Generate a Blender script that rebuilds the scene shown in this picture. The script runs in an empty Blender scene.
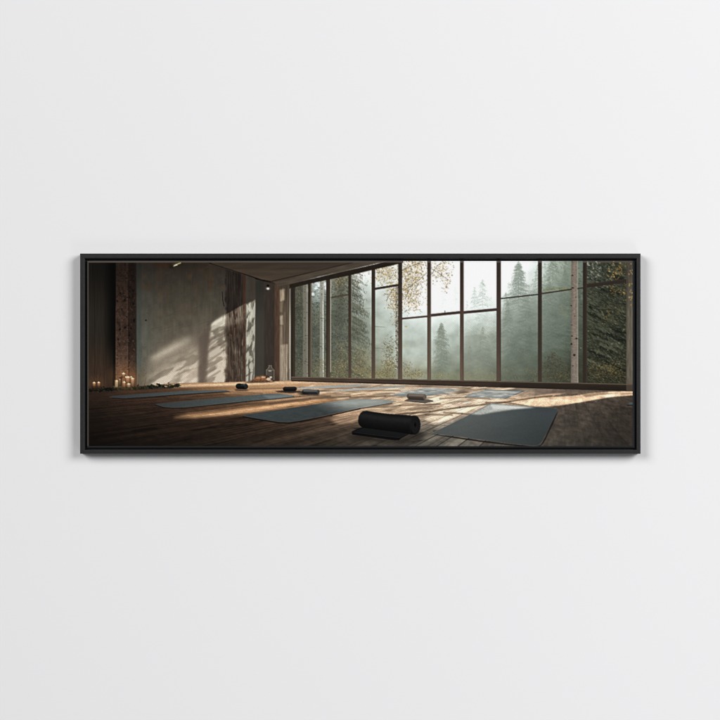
import math
import numpy as np

# =====================================================================
#  THE PRINT: pigments of the picture on the canvas, worked out on a grid
#  (x, y are positions on the canvas, one unit = 2.8 mm, y downwards)
# =====================================================================
S = 4                                   # working samples per unit
X0, Y0, X1, Y1 = 86, 260, 636, 450      # working area


class Painter:
    def __init__(self):
        self.W, self.H = (X1 - X0) * S, (Y1 - Y0) * S
        xs = X0 + (np.arange(self.W, dtype=np.float32) + .5) / S
        ys = Y0 + (np.arange(self.H, dtype=np.float32) + .5) / S
        self.X, self.Y = np.meshgrid(xs, ys)
        self.img = np.zeros((self.H, self.W, 3), np.float32)
        self.rng = np.random.RandomState(7)
        self.clip = None

    # ---- helpers
    def box(self, xa, ya, xb, yb):
        i0 = max(0, int(math.floor((ya - Y0) * S))); i1 = min(self.H, int(math.ceil((yb - Y0) * S)))
        j0 = max(0, int(math.floor((xa - X0) * S))); j1 = min(self.W, int(math.ceil((xb - X0) * S)))
        return slice(i0, max(i0, i1)), slice(j0, max(j0, j1))

    def put(self, sl, m, col):
        if m.size == 0:
            return
        if self.clip is not None:
            m = m * self.clip[sl]
        col = np.asarray(col, np.float32)
        a = self.img[sl]
        a += (col - a) * m[..., None]

    def mask(self, pts, blur=0.0):
        pad = blur * 3 + .5
        xs = [p[0] for p in pts]; ys = [p[1] for p in pts]
        sl = self.box(min(xs) - pad, min(ys) - pad, max(xs) + pad, max(ys) + pad)
        X, Y = self.X[sl], self.Y[sl]
        ins = np.zeros(X.shape, bool)
        n = len(pts)
        for i in range(n):
            xa, ya = pts[i]; xb, yb = pts[(i + 1) % n]
            if ya == yb:
                continue
            c = ((ya > Y) != (yb > Y)) & (X < (xb - xa) * (Y - ya) / (yb - ya) + xa)
            ins ^= c
        m = ins.astype(np.float32)
        if blur > 0:
            m = blur2(m, blur * S)
        return sl, m

    def poly(self, pts, col, a=1.0, blur=0.0, tex=None):
        sl, m = self.mask(pts, blur)
        if tex is not None:
            m = m * tex[sl]
        if callable(col):
            col = col(self.X[sl], self.Y[sl])
        self.put(sl, m * a, col)

    def stroke(self, x0, y0, x1, y1, w0, w1, col, a=1.0, soft=.25):
        w = max(w0, w1) + soft
        sl = self.box(min(x0, x1) - w, min(y0, y1) - w, max(x0, x1) + w, max(y0, y1) + w)
        X, Y = self.X[sl], self.Y[sl]
        if X.size == 0:
            return
        dx, dy = x1 - x0, y1 - y0
        L = dx * dx + dy * dy + 1e-9
        t = np.clip(((X - x0) * dx + (Y - y0) * dy) / L, 0, 1)
        d = np.hypot(X - x0 - t * dx, Y - y0 - t * dy)
        r = (w0 + (w1 - w0) * t) * .5
        m = np.clip((r - d) / soft + .5, 0, 1)
        self.put(sl, m * a, col)

    def line(self, pts, w, col, a=1.0, soft=.3):
        for p, q in zip(pts[:-1], pts[1:]):
            self.stroke(p[0], p[1], q[0], q[1], w, w, col, a, soft)

    def blob(self, cx, cy, rx, ry, col, a=1.0, soft=.5, rot=0.0):
        R = max(rx, ry) * (1 + soft) + .6
        sl = self.box(cx - R, cy - R, cx + R, cy + R)
        X, Y = self.X[sl] - cx, self.Y[sl] - cy
        if X.size == 0:
            return
        if rot:
            c, s = math.cos(rot), math.sin(rot)
            X, Y = X * c + Y * s, Y * c - X * s
        d = np.hypot(X / rx, Y / ry)
        m = np.clip((1 + soft * .5 - d) / soft, 0, 1)
        self.put(sl, m * a, col)


def blur2(m, s):
    r = max(1, int(s * 2.5))
    k = np.exp(-.5 * (np.arange(-r, r + 1) / s) ** 2).astype(np.float32)
    k /= k.sum()
    p = np.pad(m, ((r, r), (0, 0)), mode='edge')
    o = np.zeros_like(m)
    for i, w in enumerate(k):
        o += w * p[i:i + m.shape[0]]
    p = np.pad(o, ((0, 0), (r, r)), mode='edge')
    o = np.zeros_like(m)
    for i, w in enumerate(k):
        o += w * p[:, i:i + m.shape[1]]
    return o


def vnoise(x, y, seed=0):
    xi = np.floor(x).astype(np.int64); yi = np.floor(y).astype(np.int64)
    fx = (x - xi).astype(np.float32); fy = (y - yi).astype(np.float32)
    fx = fx * fx * (3 - 2 * fx); fy = fy * fy * (3 - 2 * fy)

    def h(a, b):
        v = (a * 374761393 + b * 668265263 + seed * 1442695041) & 0x7fffffff
        v = ((v ^ (v >> 13)) * 1274126177) & 0x7fffffff
        v = ((v ^ (v >> 16)) * 461845907) & 0x7fffffff
        return ((v ^ (v >> 15)) & 0xffff).astype(np.float32) / 65535.
    a, b, c, d = h(xi, yi), h(xi + 1, yi), h(xi, yi + 1), h(xi + 1, yi + 1)
    return (a + (b - a) * fx) * (1 - fy) + (c + (d - c) * fx) * fy


def fbm(x, y, seed=0, oct=4, gain=.5):
    v = 0; a = 1; t = 0
    for i in range(oct):
        v = v + a * vnoise(x * 2 ** i + i * 17.3, y * 2 ** i + i * 9.1, seed + i * 31)
        t += a; a *= gain
    return v / t


def sstep(a, b, v):
    t = np.clip((v - a) / (b - a), 0, 1)
    return t * t * (3 - 2 * t)


def grid_colour(cols, rows, vals, X, Y):
    """smooth colour field through hand-mixed swatches"""
    vals = np.asarray(vals, np.float32)
    cols = np.asarray(cols, np.float32); rows = np.asarray(rows, np.float32)
    j = np.clip(np.searchsorted(cols, X) - 1, 0, len(cols) - 2)
    i = np.clip(np.searchsorted(rows, Y) - 1, 0, len(rows) - 2)
    tx = np.clip((X - cols[j]) / (cols[j + 1] - cols[j]), 0, 1)
    ty = np.clip((Y - rows[i]) / (rows[i + 1] - rows[i]), 0, 1)
    tx = (tx * .6 + .4 * tx * tx * (3 - 2 * tx))[..., None]
    ty = (ty * .6 + .4 * ty * ty * (3 - 2 * ty))[..., None]
    return (vals[i, j] * (1 - tx) + vals[i, j + 1] * tx) * (1 - ty) + (vals[i + 1, j] * (1 - tx) + vals[i + 1, j + 1] * tx) * ty


# ---------------------------------------------------------------- forest
def spruce(P, cx, top, base, hw, col, a0, a1, dens=1.0, lean=0.0, seed=1, w=.55, pw=.9):
    r = np.random.RandomState(seed)
    h = base - top
    P.stroke(cx, top, cx + lean, top + h * .55, .3, w * 1.1, col, a0 * .6)
    P.stroke(cx, top + h * .5, cx + lean, base, w, w, col, a1 * .3)
    y = top + .5
    while y < base:
        t = (y - top) / h
        a = a0 + (a1 - a0) * t
        reach = hw * (t ** pw) * (0.5 + .8 * r.rand()) + .5
        for sgn in (-1, 1):
            for k in range(2):
                L = reach * (.55 + .5 * r.rand())
                droop = L * (.12 + .28 * r.rand()) + t * .8
                x0 = cx + lean * t
                yy = y + r.rand() * (1.2 + 2.2 * t)
                c = np.array(col) * (.9 + .22 * r.rand())
                xm, ym = x0 + sgn * L * .6, yy + droop * .8
                xe, ye = x0 + sgn * L, yy + droop * .75 - .25
                P.stroke(x0, yy, xm, ym, w * .8, w * .7, c, a * .34, .5)
                P.stroke(xm, ym, xe, ye, w * .7, w * .25, c, a * .34, .5)
                n = int(L * 1.5 * dens) + 1
                for q in range(n):
                    s = (q + r.rand()) / max(n, 1)
                    px, py = x0 + sgn * L * s + r.normal(0, .3), yy + droop * s + r.normal(0, .35 + .5 * t)
                    P.stroke(px, py, px + sgn * (.2 + .9 * r.rand()), py + .2 + 1.5 * r.rand(), w * .75, .15, c, a * .55, .45)
        y += (1.3 + 2.2 * t) / dens


def leaves(P, cx, cy, rx, ry, n, cols, size, a=.9, seed=0):
    r = np.random.RandomState(seed)
    for i in range(n):
        q = r.normal(0, .48, 2)
        if abs(q[0]) > 1.1 or abs(q[1]) > 1.1:
            continue
        c = np.array(cols[r.randint(len(cols))]) * (.85 + .3 * r.rand())
        s = size * (.6 + .8 * r.rand())
        P.blob(cx + q[0] * rx, cy + q[1] * ry, s, s * (.5 + .4 * r.rand()), c, a * (.6 + .4 * r.rand()), .6, r.rand() * 3.1)


GOLD = [(196, 166, 104), (180, 150, 96), (206, 186, 138), (160, 134, 90), (148, 126, 92), (210, 178, 100)]
OLD = [(120, 104, 74), (138, 118, 82), (98, 88, 66)]


def outdoors(P):
    X, Y = P.X, P.Y
    cols = [290, 300, 318, 340, 360, 385, 415, 445, 480, 520, 555, 580, 610, 634]
    rows = [262, 275, 290, 305, 315, 335, 355, 378]
    V = {
        290: [(70, 66, 58), (70, 66, 58), (74, 72, 62), (76, 76, 66), (76, 78, 68), (76, 80, 70), (78, 81, 70), (92, 90, 74)],
        300: [(75, 72, 62), (78, 75, 64), (84, 82, 72), (80, 82, 72), (78, 82, 72), (80, 86, 75), (82, 87, 76), (98, 96, 78)],
        318: [(205, 215, 215), (200, 212, 212), (176, 190, 188), (132, 146, 138), (108, 117, 104), (92, 98, 88), (92, 98, 86), (112, 110, 88)],
        340: [(120, 118, 95), (115, 112, 90), (104, 106, 90), (92, 97, 84), (88, 94, 83), (96, 103, 93), (104, 108, 93), (118, 116, 88)],
        360: [(228, 232, 230), (222, 228, 225), (190, 200, 195), (164, 175, 167), (148, 159, 149), (138, 149, 137), (130, 133, 112), (134, 128, 94)],
        385: [(224, 228, 224), (214, 219, 214), (204, 212, 206), (190, 200, 193), (184, 196, 187), (178, 190, 180), (168, 179, 167), (146, 144, 110)],
        415: [(246, 246, 244), (247, 248, 246), (247, 248, 247), (238, 242, 240), (214, 223, 218), (186, 198, 190), (174, 186, 177), (152, 153, 124)],
        445: [(251, 252, 252), (250, 251, 252), (246, 248, 248), (236, 241, 239), (216, 225, 220), (182, 195, 187), (152, 165, 155), (118, 128, 108)],
        480: [(250, 251, 252), (250, 251, 252), (247, 249, 249), (236, 241, 239), (214, 223, 218), (158, 171, 160), (128, 141, 130), (108, 114, 94)],
        520: [(242, 244, 245), (232, 237, 236), (204, 213, 208), (164, 177, 169), (142, 155, 147), (120, 133, 124), (108, 120, 110), (96, 103, 90)],
        555: [(168, 183, 173), (160, 175, 165), (142, 157, 147), (122, 136, 126), (112, 125, 115), (100, 113, 103), (86, 96, 83), (70, 74, 58)],
        580: [(120, 134, 122), (112, 125, 113), (100, 112, 100), (90, 100, 88), (84, 94, 82), (75, 84, 72), (68, 74, 61), (64, 65, 50)],
        610: [(62, 68, 59), (58, 64, 55), (54, 60, 51), (53, 59, 50), (54, 60, 51), (56, 62, 52), (54, 57, 46), (60, 57, 40)],
        634: [(60, 62, 52), (56, 58, 50), (54, 57, 48), (52, 56, 47), (52, 56, 47), (54, 58, 48), (54, 56, 45), (60, 56, 40)],
    }
    vals = np.array([[V[c][r] for c in cols] for r in range(len(rows))])
    sl = P.box(288, 260, 634, 390)
    x, y = X[sl], Y[sl]
    base = grid_colour(cols, rows, vals, x, y)
    n = fbm(x / 9, y / 7, 3, 4) - .5
    k = sstep(250, 120, base.mean(-1))
    base *= (1 + n * (.06 + .24 * k))[..., None]
    P.img[sl] = base

    # far spruces melting into the mist
    mist = (198, 208, 203)
    spruce(P, 455.5, 283, 322, 8, (205, 216, 211), .85, .4, 1.0, seed=11, pw=.7)
    spruce(P, 444, 291, 322, 8, (210, 220, 216), .75, .4, 1.0, seed=12, pw=.7)
    spruce(P, 482.6, 279, 330, 14, (178, 192, 185), .95, .4, 1.15, seed=13, pw=.7)
    spruce(P, 474.6, 287, 330, 11, (178, 193, 186), .95, .4, 1.15, seed=14, pw=.7)
    spruce(P, 491, 296, 330, 8, (205, 216, 210), .7, .3, 1.0, seed=15)
    spruce(P, 467, 300, 335, 8, (190, 203, 196), .6, .3, 1.0, seed=16)
    spruce(P, 518.6, 261, 350, 31, (134, 150, 141), .95, .25, 1.25, seed=17, pw=.72)
    spruce(P, 518.6, 263, 326, 20, (118, 135, 126), .8, .22, 1.1, seed=18, pw=.7)
    spruce(P, 538, 264, 345, 27, (134, 150, 140), .8, .25, 1.0, seed=19)
    spruce(P, 506, 292, 345, 12, (140, 155, 146), .75, .35, 1.0, seed=20)
    spruce(P, 497, 308, 350, 10, (158, 172, 164), .6, .3, 1.0, seed=21)
    spruce(P, 553, 250, 345, 30, (122, 138, 127), .75, .3, 1.1, seed=22)
    spruce(P, 566, 256, 345, 15, (118, 134, 122), .7, .3, 1.1, seed=23)
    spruce(P, 441.4, 322.5, 384, 15.5, (114, 128, 117), .8, .5, 1.25, seed=24, pw=.62)
    spruce(P, 441.0, 326, 384, 12, (102, 117, 105), .6, .4, 1.0, seed=25, pw=.6)
    spruce(P, 470, 345, 384, 12, (122, 136, 126), .4, .3, 1.0, seed=26)
    spruce(P, 488, 340, 384, 14, (118, 132, 122), .4, .3, 1.0, seed=27)
    spruce(P, 512, 330, 384, 20, (102, 115, 105), .4, .3, 1.0, seed=28)
    spruce(P, 530, 326, 384, 18, (100, 113, 102), .4, .3, 1.0, seed=29)

    for (cx_, tp_, hw_, sd_) in ((508, 300, 26, 201), (526, 292, 30, 202), (549, 276, 28, 204), (565, 268, 26, 205), (556, 312, 28, 206), (483, 326, 26, 208)):
        spruce(P, cx_, tp_, tp_ + 80, hw_, (98, 111, 100), .24, .36, 1.2, seed=sd_)
    r = np.random.RandomState(5)
    # the dark spruce near the left panes, boughs hanging to the right
    for i in range(150):
        y0 = 270 + 105 * r.rand() ** .9
        t = (y0 - 270) / 105
        x0 = 345 + r.rand() * 7
        L = 6 + 15 * (.35 + .65 * r.rand()) * (.75 + .5 * t)
        dr = L * (.25 + .45 * r.rand())
        c = np.array((86, 92, 78)) * (.72 + .5 * r.rand()) + t * 14
        n_ = int(L * 1.6)
        for q in range(n_):
            s = (q + r.rand()) / n_
            px, py = x0 + L * s, y0 + dr * s ** 1.2
            P.stroke(px + r.normal(0, .5), py + r.normal(0, .7), px + r.rand() * 1.8 - .4, py + .4 + 1.9 * r.rand(), .7, .15, c * (.75 + .6 * r.rand()), .55 - .2 * t, .4)
        P.stroke(x0, y0, x0 + L * .6, y0 + dr * .5, .45, .25, c * .8, .3, .4)
    # leafy wood behind the first panes
    for i in range(5200):
        px = 294 + 56 * r.rand(); py = 276 + 104 * r.rand()
        d = r.rand()
        if 311 < px < 323 and py < 303 and d < .8:
            continue
        c = np.array([(58, 62, 50), (72, 76, 62), (104, 108, 92), (128, 130, 112), (88, 90, 70), (50, 52, 44)][r.randint(6)])
        P.stroke(px, py, px + r.normal(0, .9), py + r.normal(.3, .8), .55, .2, c, .55, .4)
    for i in range(26):                                    # boughs against the bright gap
        px = 311 + 13 * r.rand(); py = 280 + 30 * r.rand()
        P.stroke(px - 3 * r.rand(), py, px + 4 * r.rand(), py + 1.5 * r.rand(), .8, .3, (70, 78, 68), .8, .4)
    for (px, py) in [(317, 281), (319, 285), (316, 288), (321, 291), (325, 284), (326, 288), (307.6, 290), (313, 294)]:
        P.blob(px, py, 1.6, 1.9, (222, 232, 232), .75, .8)

    # birch trunks in the first panes, each with a paler right edge
    for (x0, x1, wcol) in ((303, 307.6, (126, 122, 110)), (319.8, 323.6, (150, 150, 140))):
        P.poly([(x0, 277), (x1, 277), (x1 + .3, 380), (x0 - .2, 380)], wcol, .78, .2)
        P.poly([(x1 - .9, 277), (x1, 277), (x1 + .3, 380), (x1 - .6, 380)], np.array(wcol) + 45, .6, .2)
        for i in range(26):
            yy = 280 + 98 * r.rand()
            P.blob(x0 + (x1 - x0) * r.rand(), yy, .4 + .9 * r.rand() ** 2, .3 + .4 * r.rand(), (64, 62, 55), .5, .9)
    P.poly([(322.3, 300), (323.5, 300), (323.8, 372), (322.6, 372)], (205, 210, 203), .55, .25)

    # golden birch, upper crown
    tn = fbm(X / 5, Y / 5, 150, 4)
    for (cx, cy, rx, ry) in ((384, 271, 14, 13), (413, 270, 16, 17), (440, 268, 10, 12), (409, 293, 14, 14), (393, 295, 8, 16)):
        q = np.clip(1.1 - np.hypot((X - cx) / rx, (Y - cy) / ry), 0, 1)
        m_ = np.clip(q * 1.6, 0, 1) * sstep(.42, .62, tn)
        P.put((slice(None), slice(None)), m_ * .5, (186, 174, 142))
    for (cx, cy, rx, ry, n_, s_, sd) in ((384, 272, 16, 15, 520, .62, 1), (413, 272, 17, 18, 760, .66, 2), (441, 270, 12, 14, 240, .62, 3),
                                    (392, 295, 9, 16, 300, .6, 4), (412, 300, 15, 15, 330, .62, 5), (396, 312, 7, 16, 120, .55, 6),
                                    (447, 283, 5, 9, 46, .62, 7), (409, 290, 12, 14, 260, .6, 8)):
        leaves(P, cx, cy, rx, ry, int(n_ * .42), OLD, s_ * .9, .62, 40 + sd)
        leaves(P, cx, cy, rx, ry, int(n_ * .62), GOLD, s_ * .95, .8, sd)
        leaves(P, cx, cy, rx * .9, ry * .9, int(n_ * .22), [(236, 234, 226)], s_ * .8, .7, 300 + sd)
    for pts in ([(404, 291), (412, 284.5), (419, 280), (427, 273)], [(404, 300), (409, 291), (413, 284)], [(431, 268), (438, 272), (446, 279)],
                [(430, 276), (437, 266), (442, 262)], [(400, 272), (408, 268), (420, 262)], [(386, 300), (392, 290), (397, 284)]):
        q_ = [(a + r.normal(0, .5), b + r.normal(0, .5)) for a, b in pts]
        P.line(q_, .5, (110, 100, 84), .6)
        P.line([(a + .2, b + .4) for a, b in q_], .3, (76, 70, 58), .4)
    # golden shrubs below
    for (cx, cy, rx, ry, n_, s_, sd) in ((389, 350, 8, 15, 120, .6, 21), (390, 366, 8, 10, 190, .62, 22), (383, 374, 13, 6, 210, .55, 23),
                                    (361, 362, 12, 17, 300, .5, 24), (360, 373, 12, 8, 260, .5, 25), (340, 368, 11, 13, 250, .45, 26),
                                    (415, 374, 14, 5, 200, .55, 27), (407, 368, 5, 6, 50, .55, 28), (321, 368, 8, 12, 130, .42, 29),
                                    (300, 300, 6, 22, 40, .42, 30), (343, 352, 7, 12, 90, .45, 33), (441, 376, 12, 3, 70, .5, 34)):
        leaves(P, cx, cy, rx, ry, n_, OLD + [(126, 128, 84)], s_, .7, 60 + sd)
        leaves(P, cx, cy, rx, ry, int(n_ * .7), [(176, 156, 100), (150, 142, 96), (166, 158, 116), (196, 174, 112), (140, 136, 104), (120, 118, 88)], s_ * .92, .55, sd)
    leaves(P, 340, 279, 9, 8, 90, GOLD + OLD, .5, .75, 31)
    leaves(P, 361, 278, 8, 8, 40, GOLD, .45, .5, 32)
    P.blob(404.6, 346, 1.6, .6, (206, 184, 120), .8)
    P.blob(406, 326.5, 1.4, .7, (200, 176, 100), .9)
    for (yy, xa, xb) in ((326.5, 375, 385), (348, 375, 388), (305, 352, 362), (331, 351, 358)):
        P.stroke(xa, yy, xb, yy + .6, .7, .3, (120, 122, 104), .7)
    P.poly([(431, 370), (461, 374), (461, 384), (431, 384)], (132, 130, 92), .35, 2)
    P.poly([(463, 373), (497, 374), (497, 384), (463, 384)], (130, 122, 86), .3, 2)
    for i in range(260):
        px = 463 + 76 * r.rand(); py = 369 + 13 * r.rand()
        c = [(150, 136, 82), (128, 120, 78), (104, 104, 76), (166, 146, 84)][r.randint(4)]
        P.stroke(px, py, px + r.normal(0, .4), py - .8 - 1.2 * r.rand(), .5, .2, c, .32 if px > 500 else .5, .5)

    # right hand side: near boughs, dark wood, gold leaves
    for i in range(330):
        px = 540 + 44 * r.rand(); py = 262 + 40 * r.rand()
        c = np.array((112, 128, 115)) * (.85 + .35 * r.rand())
        P.stroke(px, py, px + r.normal(0, 2.2), py + 1 + r.rand(), .7, .2, c, .4, .5)
    for i in range(60):
        px = 576 + 8 * r.rand(); py = 262 + 110 * r.rand()
        P.stroke(px, py, px + r.normal(0, 2.), py + 1.2 * r.rand(), .9, .2, np.array((52, 60, 50)) * (.8 + .6 * r.rand()), .6, .4)
    dark = [(36, 42, 36), (46, 54, 46), (62, 70, 60), (84, 94, 82), (104, 112, 98), (72, 74, 56)]
    for i in range(5200):
        px = 585 + 44 * r.rand(); py = 261 + 122 * r.rand()
        u = r.rand()
        c = np.array(dark[int(u ** 1.35 * 5.99)])
        L = .8 + 3.0 * r.rand() * (1 if py < 340 else .5)
        P.stroke(px, py, px + L, py + L * (.25 + .4 * r.rand()), .75, .2, c, .6, .45)
    for i in range(46):
        x0_ = 585 + 34 * r.rand(); y0_ = 262 + 104 * r.rand(); L = 8 + 14 * r.rand()
        tone_ = [(78, 86, 74), (92, 98, 84), (30, 36, 30), (66, 70, 56), (26, 31, 26)][r.randint(5)]
        for q in range(int(L * 3)):
            s = r.rand()
            px, py = x0_ + L * s, y0_ + L * s * .42 + r.normal(0, .8)
            if px > 627: continue
            P.stroke(px, py, px + .6 + 1.6 * r.rand(), py + .8 + 1.4 * r.rand(), .8, .2, np.array(tone_) * (.8 + .5 * r.rand()), .5, .5)
    for i in range(60):
        px = 586 + 15 * r.rand() ** 1.2; py = 261 + 17 * r.rand()
        P.stroke(px, py, px + r.normal(0, 1.4), py + r.normal(0, 1.0), .3 + .9 * r.rand(), .2, (206, 215, 210), .65, .5)
    for i in range(40):
        px = 587 + 28 * r.rand(); py = 262 + 30 * r.rand()
        P.blob(px, py, .3 + .45 * r.rand(), .3 + .4 * r.rand(), (160, 170, 162), .5, .9)
    for i in range(120):
        px = 587 + 40 * r.rand(); py = 290 + 90 * r.rand()
        P.blob(px, py, .25 + .5 * r.rand(), .25 + .4 * r.rand(), [(126, 128, 106), (140, 136, 110), (110, 114, 92)][r.randint(3)], .5, .9)
    for (px, py, s_) in ((588.4, 331, 1.0), (612, 344, .8), (619, 343, .9), (624, 329.5, 1.1), (619, 364, 1.1), (581, 348, .8), (598, 337, .7), (608, 350, .7), (623, 331, .8)):
        P.blob(px, py, s_ * .7, s_ * .55, (184, 180, 146), .6, 1.0)
    s_ = P.box(585, 258, 630, 388)
    P.img[s_] *= np.array((.93, .90, .84), np.float32)
    for i in range(120):
        px = 585 + 18 * r.rand(); py = 261 + 20 * r.rand()
        P.stroke(px, py, px + 1 + 3 * r.rand(), py + .4 + 1.2 * r.rand(), .8, .2, [(44, 50, 44), (60, 68, 60), (78, 86, 78)][r.randint(3)], .7, .5)
    leaves(P, 617, 271, 11, 10, 70, [(172, 134, 62), (146, 112, 54), (190, 156, 84), (112, 90, 50)], .75, .8, 71)
    leaves(P, 617, 290, 11, 7, 55, [(150, 118, 60), (128, 100, 52), (104, 86, 52)], .65, .7, 72)
    leaves(P, 612, 315, 14, 14, 60, [(120, 98, 50), (104, 88, 50), (140, 116, 62)], .6, .7, 73)
    leaves(P, 608, 370, 20, 11, 260, [(110, 94, 50), (128, 104, 52), (84, 74, 44), (96, 92, 60), (150, 122, 58)], .55, .7, 74)
    leaves(P, 628, 285, 5, 26, 60, [(170, 140, 78), (140, 110, 60), (190, 160, 100)], .6, .7, 79)
    # brown shrub left of the white trunk
    for i in range(700):
        a = r.normal(0, .5); L = 6 + 26 * r.rand()
        px = 554 + r.normal(0, 9); py = 383 - L * (1 - min(1, abs(px - 554) / 26.))
        c = [(80, 76, 58), (66, 66, 52), (98, 94, 74), (54, 56, 46), (84, 88, 74), (98, 90, 64)][r.randint(6)]
        P.stroke(px, py, px + r.normal(0, .8), py - 1.2 * r.rand(), .7, .2, c, .55, .5)
    leaves(P, 553, 366, 12, 15, 240, [(84, 80, 60), (74, 74, 58), (58, 60, 48), (100, 92, 66)], .5, .5, 75)
    leaves(P, 560, 376, 18, 6, 240, [(92, 86, 56), (72, 70, 50), (120, 106, 66), (60, 60, 46)], .5, .6, 76)
    leaves(P, 537, 374, 6, 6, 40, [(120, 112, 76), (96, 96, 70)], .5, .5, 77)
    # mossy bough over the thin rail
    for i in range(120):
        t = r.rand()
        px = 543 + 29 * t; py = 290.5 - 2.2 * math.sin(t * 3) + r.normal(0, .7)
        P.stroke(px, py, px + 1.8, py + .5 * r.rand(), .7, .2, [(120, 126, 88), (150, 150, 108), (96, 104, 80)][r.randint(3)], .6, .4)
    for i in range(60):
        px = 560 + 12 * r.rand(); py = 303 + 14 * r.rand()
        P.stroke(px, py, px + 2.4 * r.rand(), py + r.normal(.3, .3), .6, .2, [(120, 126, 96), (140, 146, 118)][r.randint(2)], .55, .4)
    # white trunk
    P.poly([(571.4, 260), (577.8, 260), (578.3, 384), (571.2, 384)], lambda x, y: (np.stack([134 - 26 * np.abs((x - 574.9) / 3.2) ** 2 + 0 * y, 121 - 24 * np.abs((x - 574.9) / 3.2) ** 2 + 0 * y, 110 - 20 * np.abs((x - 574.9) / 3.2) ** 2 + 0 * y], -1)) * (.86 + .3 * fbm(x * .7, y * .9, 8, 3))[..., None], 1, .15)
    P.poly([(577, 260), (578, 260), (578.4, 384), (577.3, 384)], (196, 192, 184), .45, .2)
    P.poly([(571.3, 260), (572.2, 260), (572, 384), (571.1, 384)], (140, 130, 120), .35, .3)
    for (px, py, a_, b_) in ((572.6, 275.4, .9, .7), (572.8, 287.8, 1.1, .8), (571.4, 305.6, .8, .7), (572.2, 336, .8, .7), (576.6, 338.6, 1.1, 1.), (571.6, 344, .9, 1.1), (574.4, 355, 1.3, 1.2), (575, 316, .6, .4), (576, 297, .6, .4), (573, 366, .7, .5), (572, 325, .5, .5)):
        P.blob(px, py, a_, b_, (42, 38, 34), .92, .6)
        P.stroke(px - 1.6 * a_, py + .1, px + 1.8 * a_, py, .35, .2, (70, 62, 56), .7)
    for i in range(90):
        py = 262 + 120 * r.rand(); px = 571.5 + 5.6 * r.rand()
        P.stroke(px, py, px + .5 + 1.2 * r.rand(), py + .1, .25, .15, (104, 92, 84), .5)
    # speckled trunk beside the mullion
    P.poly([(395.4, 285), (398.4, 285), (398.4, 380), (395.8, 380)], (150, 146, 134), .75, .2)
    for i in range(150):
        py = 285 + 85 * r.rand(); px = 395.6 + 2.6 * r.rand()
        P.blob(px, py, .25 + .5 * r.rand(), .25 + .45 * r.rand(), [(66, 60, 54), (90, 84, 74), (200, 196, 184)][r.randint(3)], .8, .7)
    leaves(P, 396, 300, 3, 18, 60, GOLD + OLD, .55, .8, 78)
    for (xa, xb, w_, a_) in ((470, 412, 11, .16), (492, 436, 8, .13), (512, 456, 13, .15), (452, 396, 7, .12), (540, 478, 9, .10)):
        P.poly([(xa, 258), (xa + w_, 258), (xb + w_ * 1.8, 384), (xb, 384)], (228, 232, 222), a_, 3.0)
    s_ = P.box(286, 258, 636, 390)
    g = P.img[s_].mean(-1, keepdims=True)
    P.img[s_] += (g * np.array((1.0, 1.005, .98), np.float32) - P.img[s_]) * .2


# ---------------------------------------------------------------- window bars, ceiling
BAR = (62, 52, 46)


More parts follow.
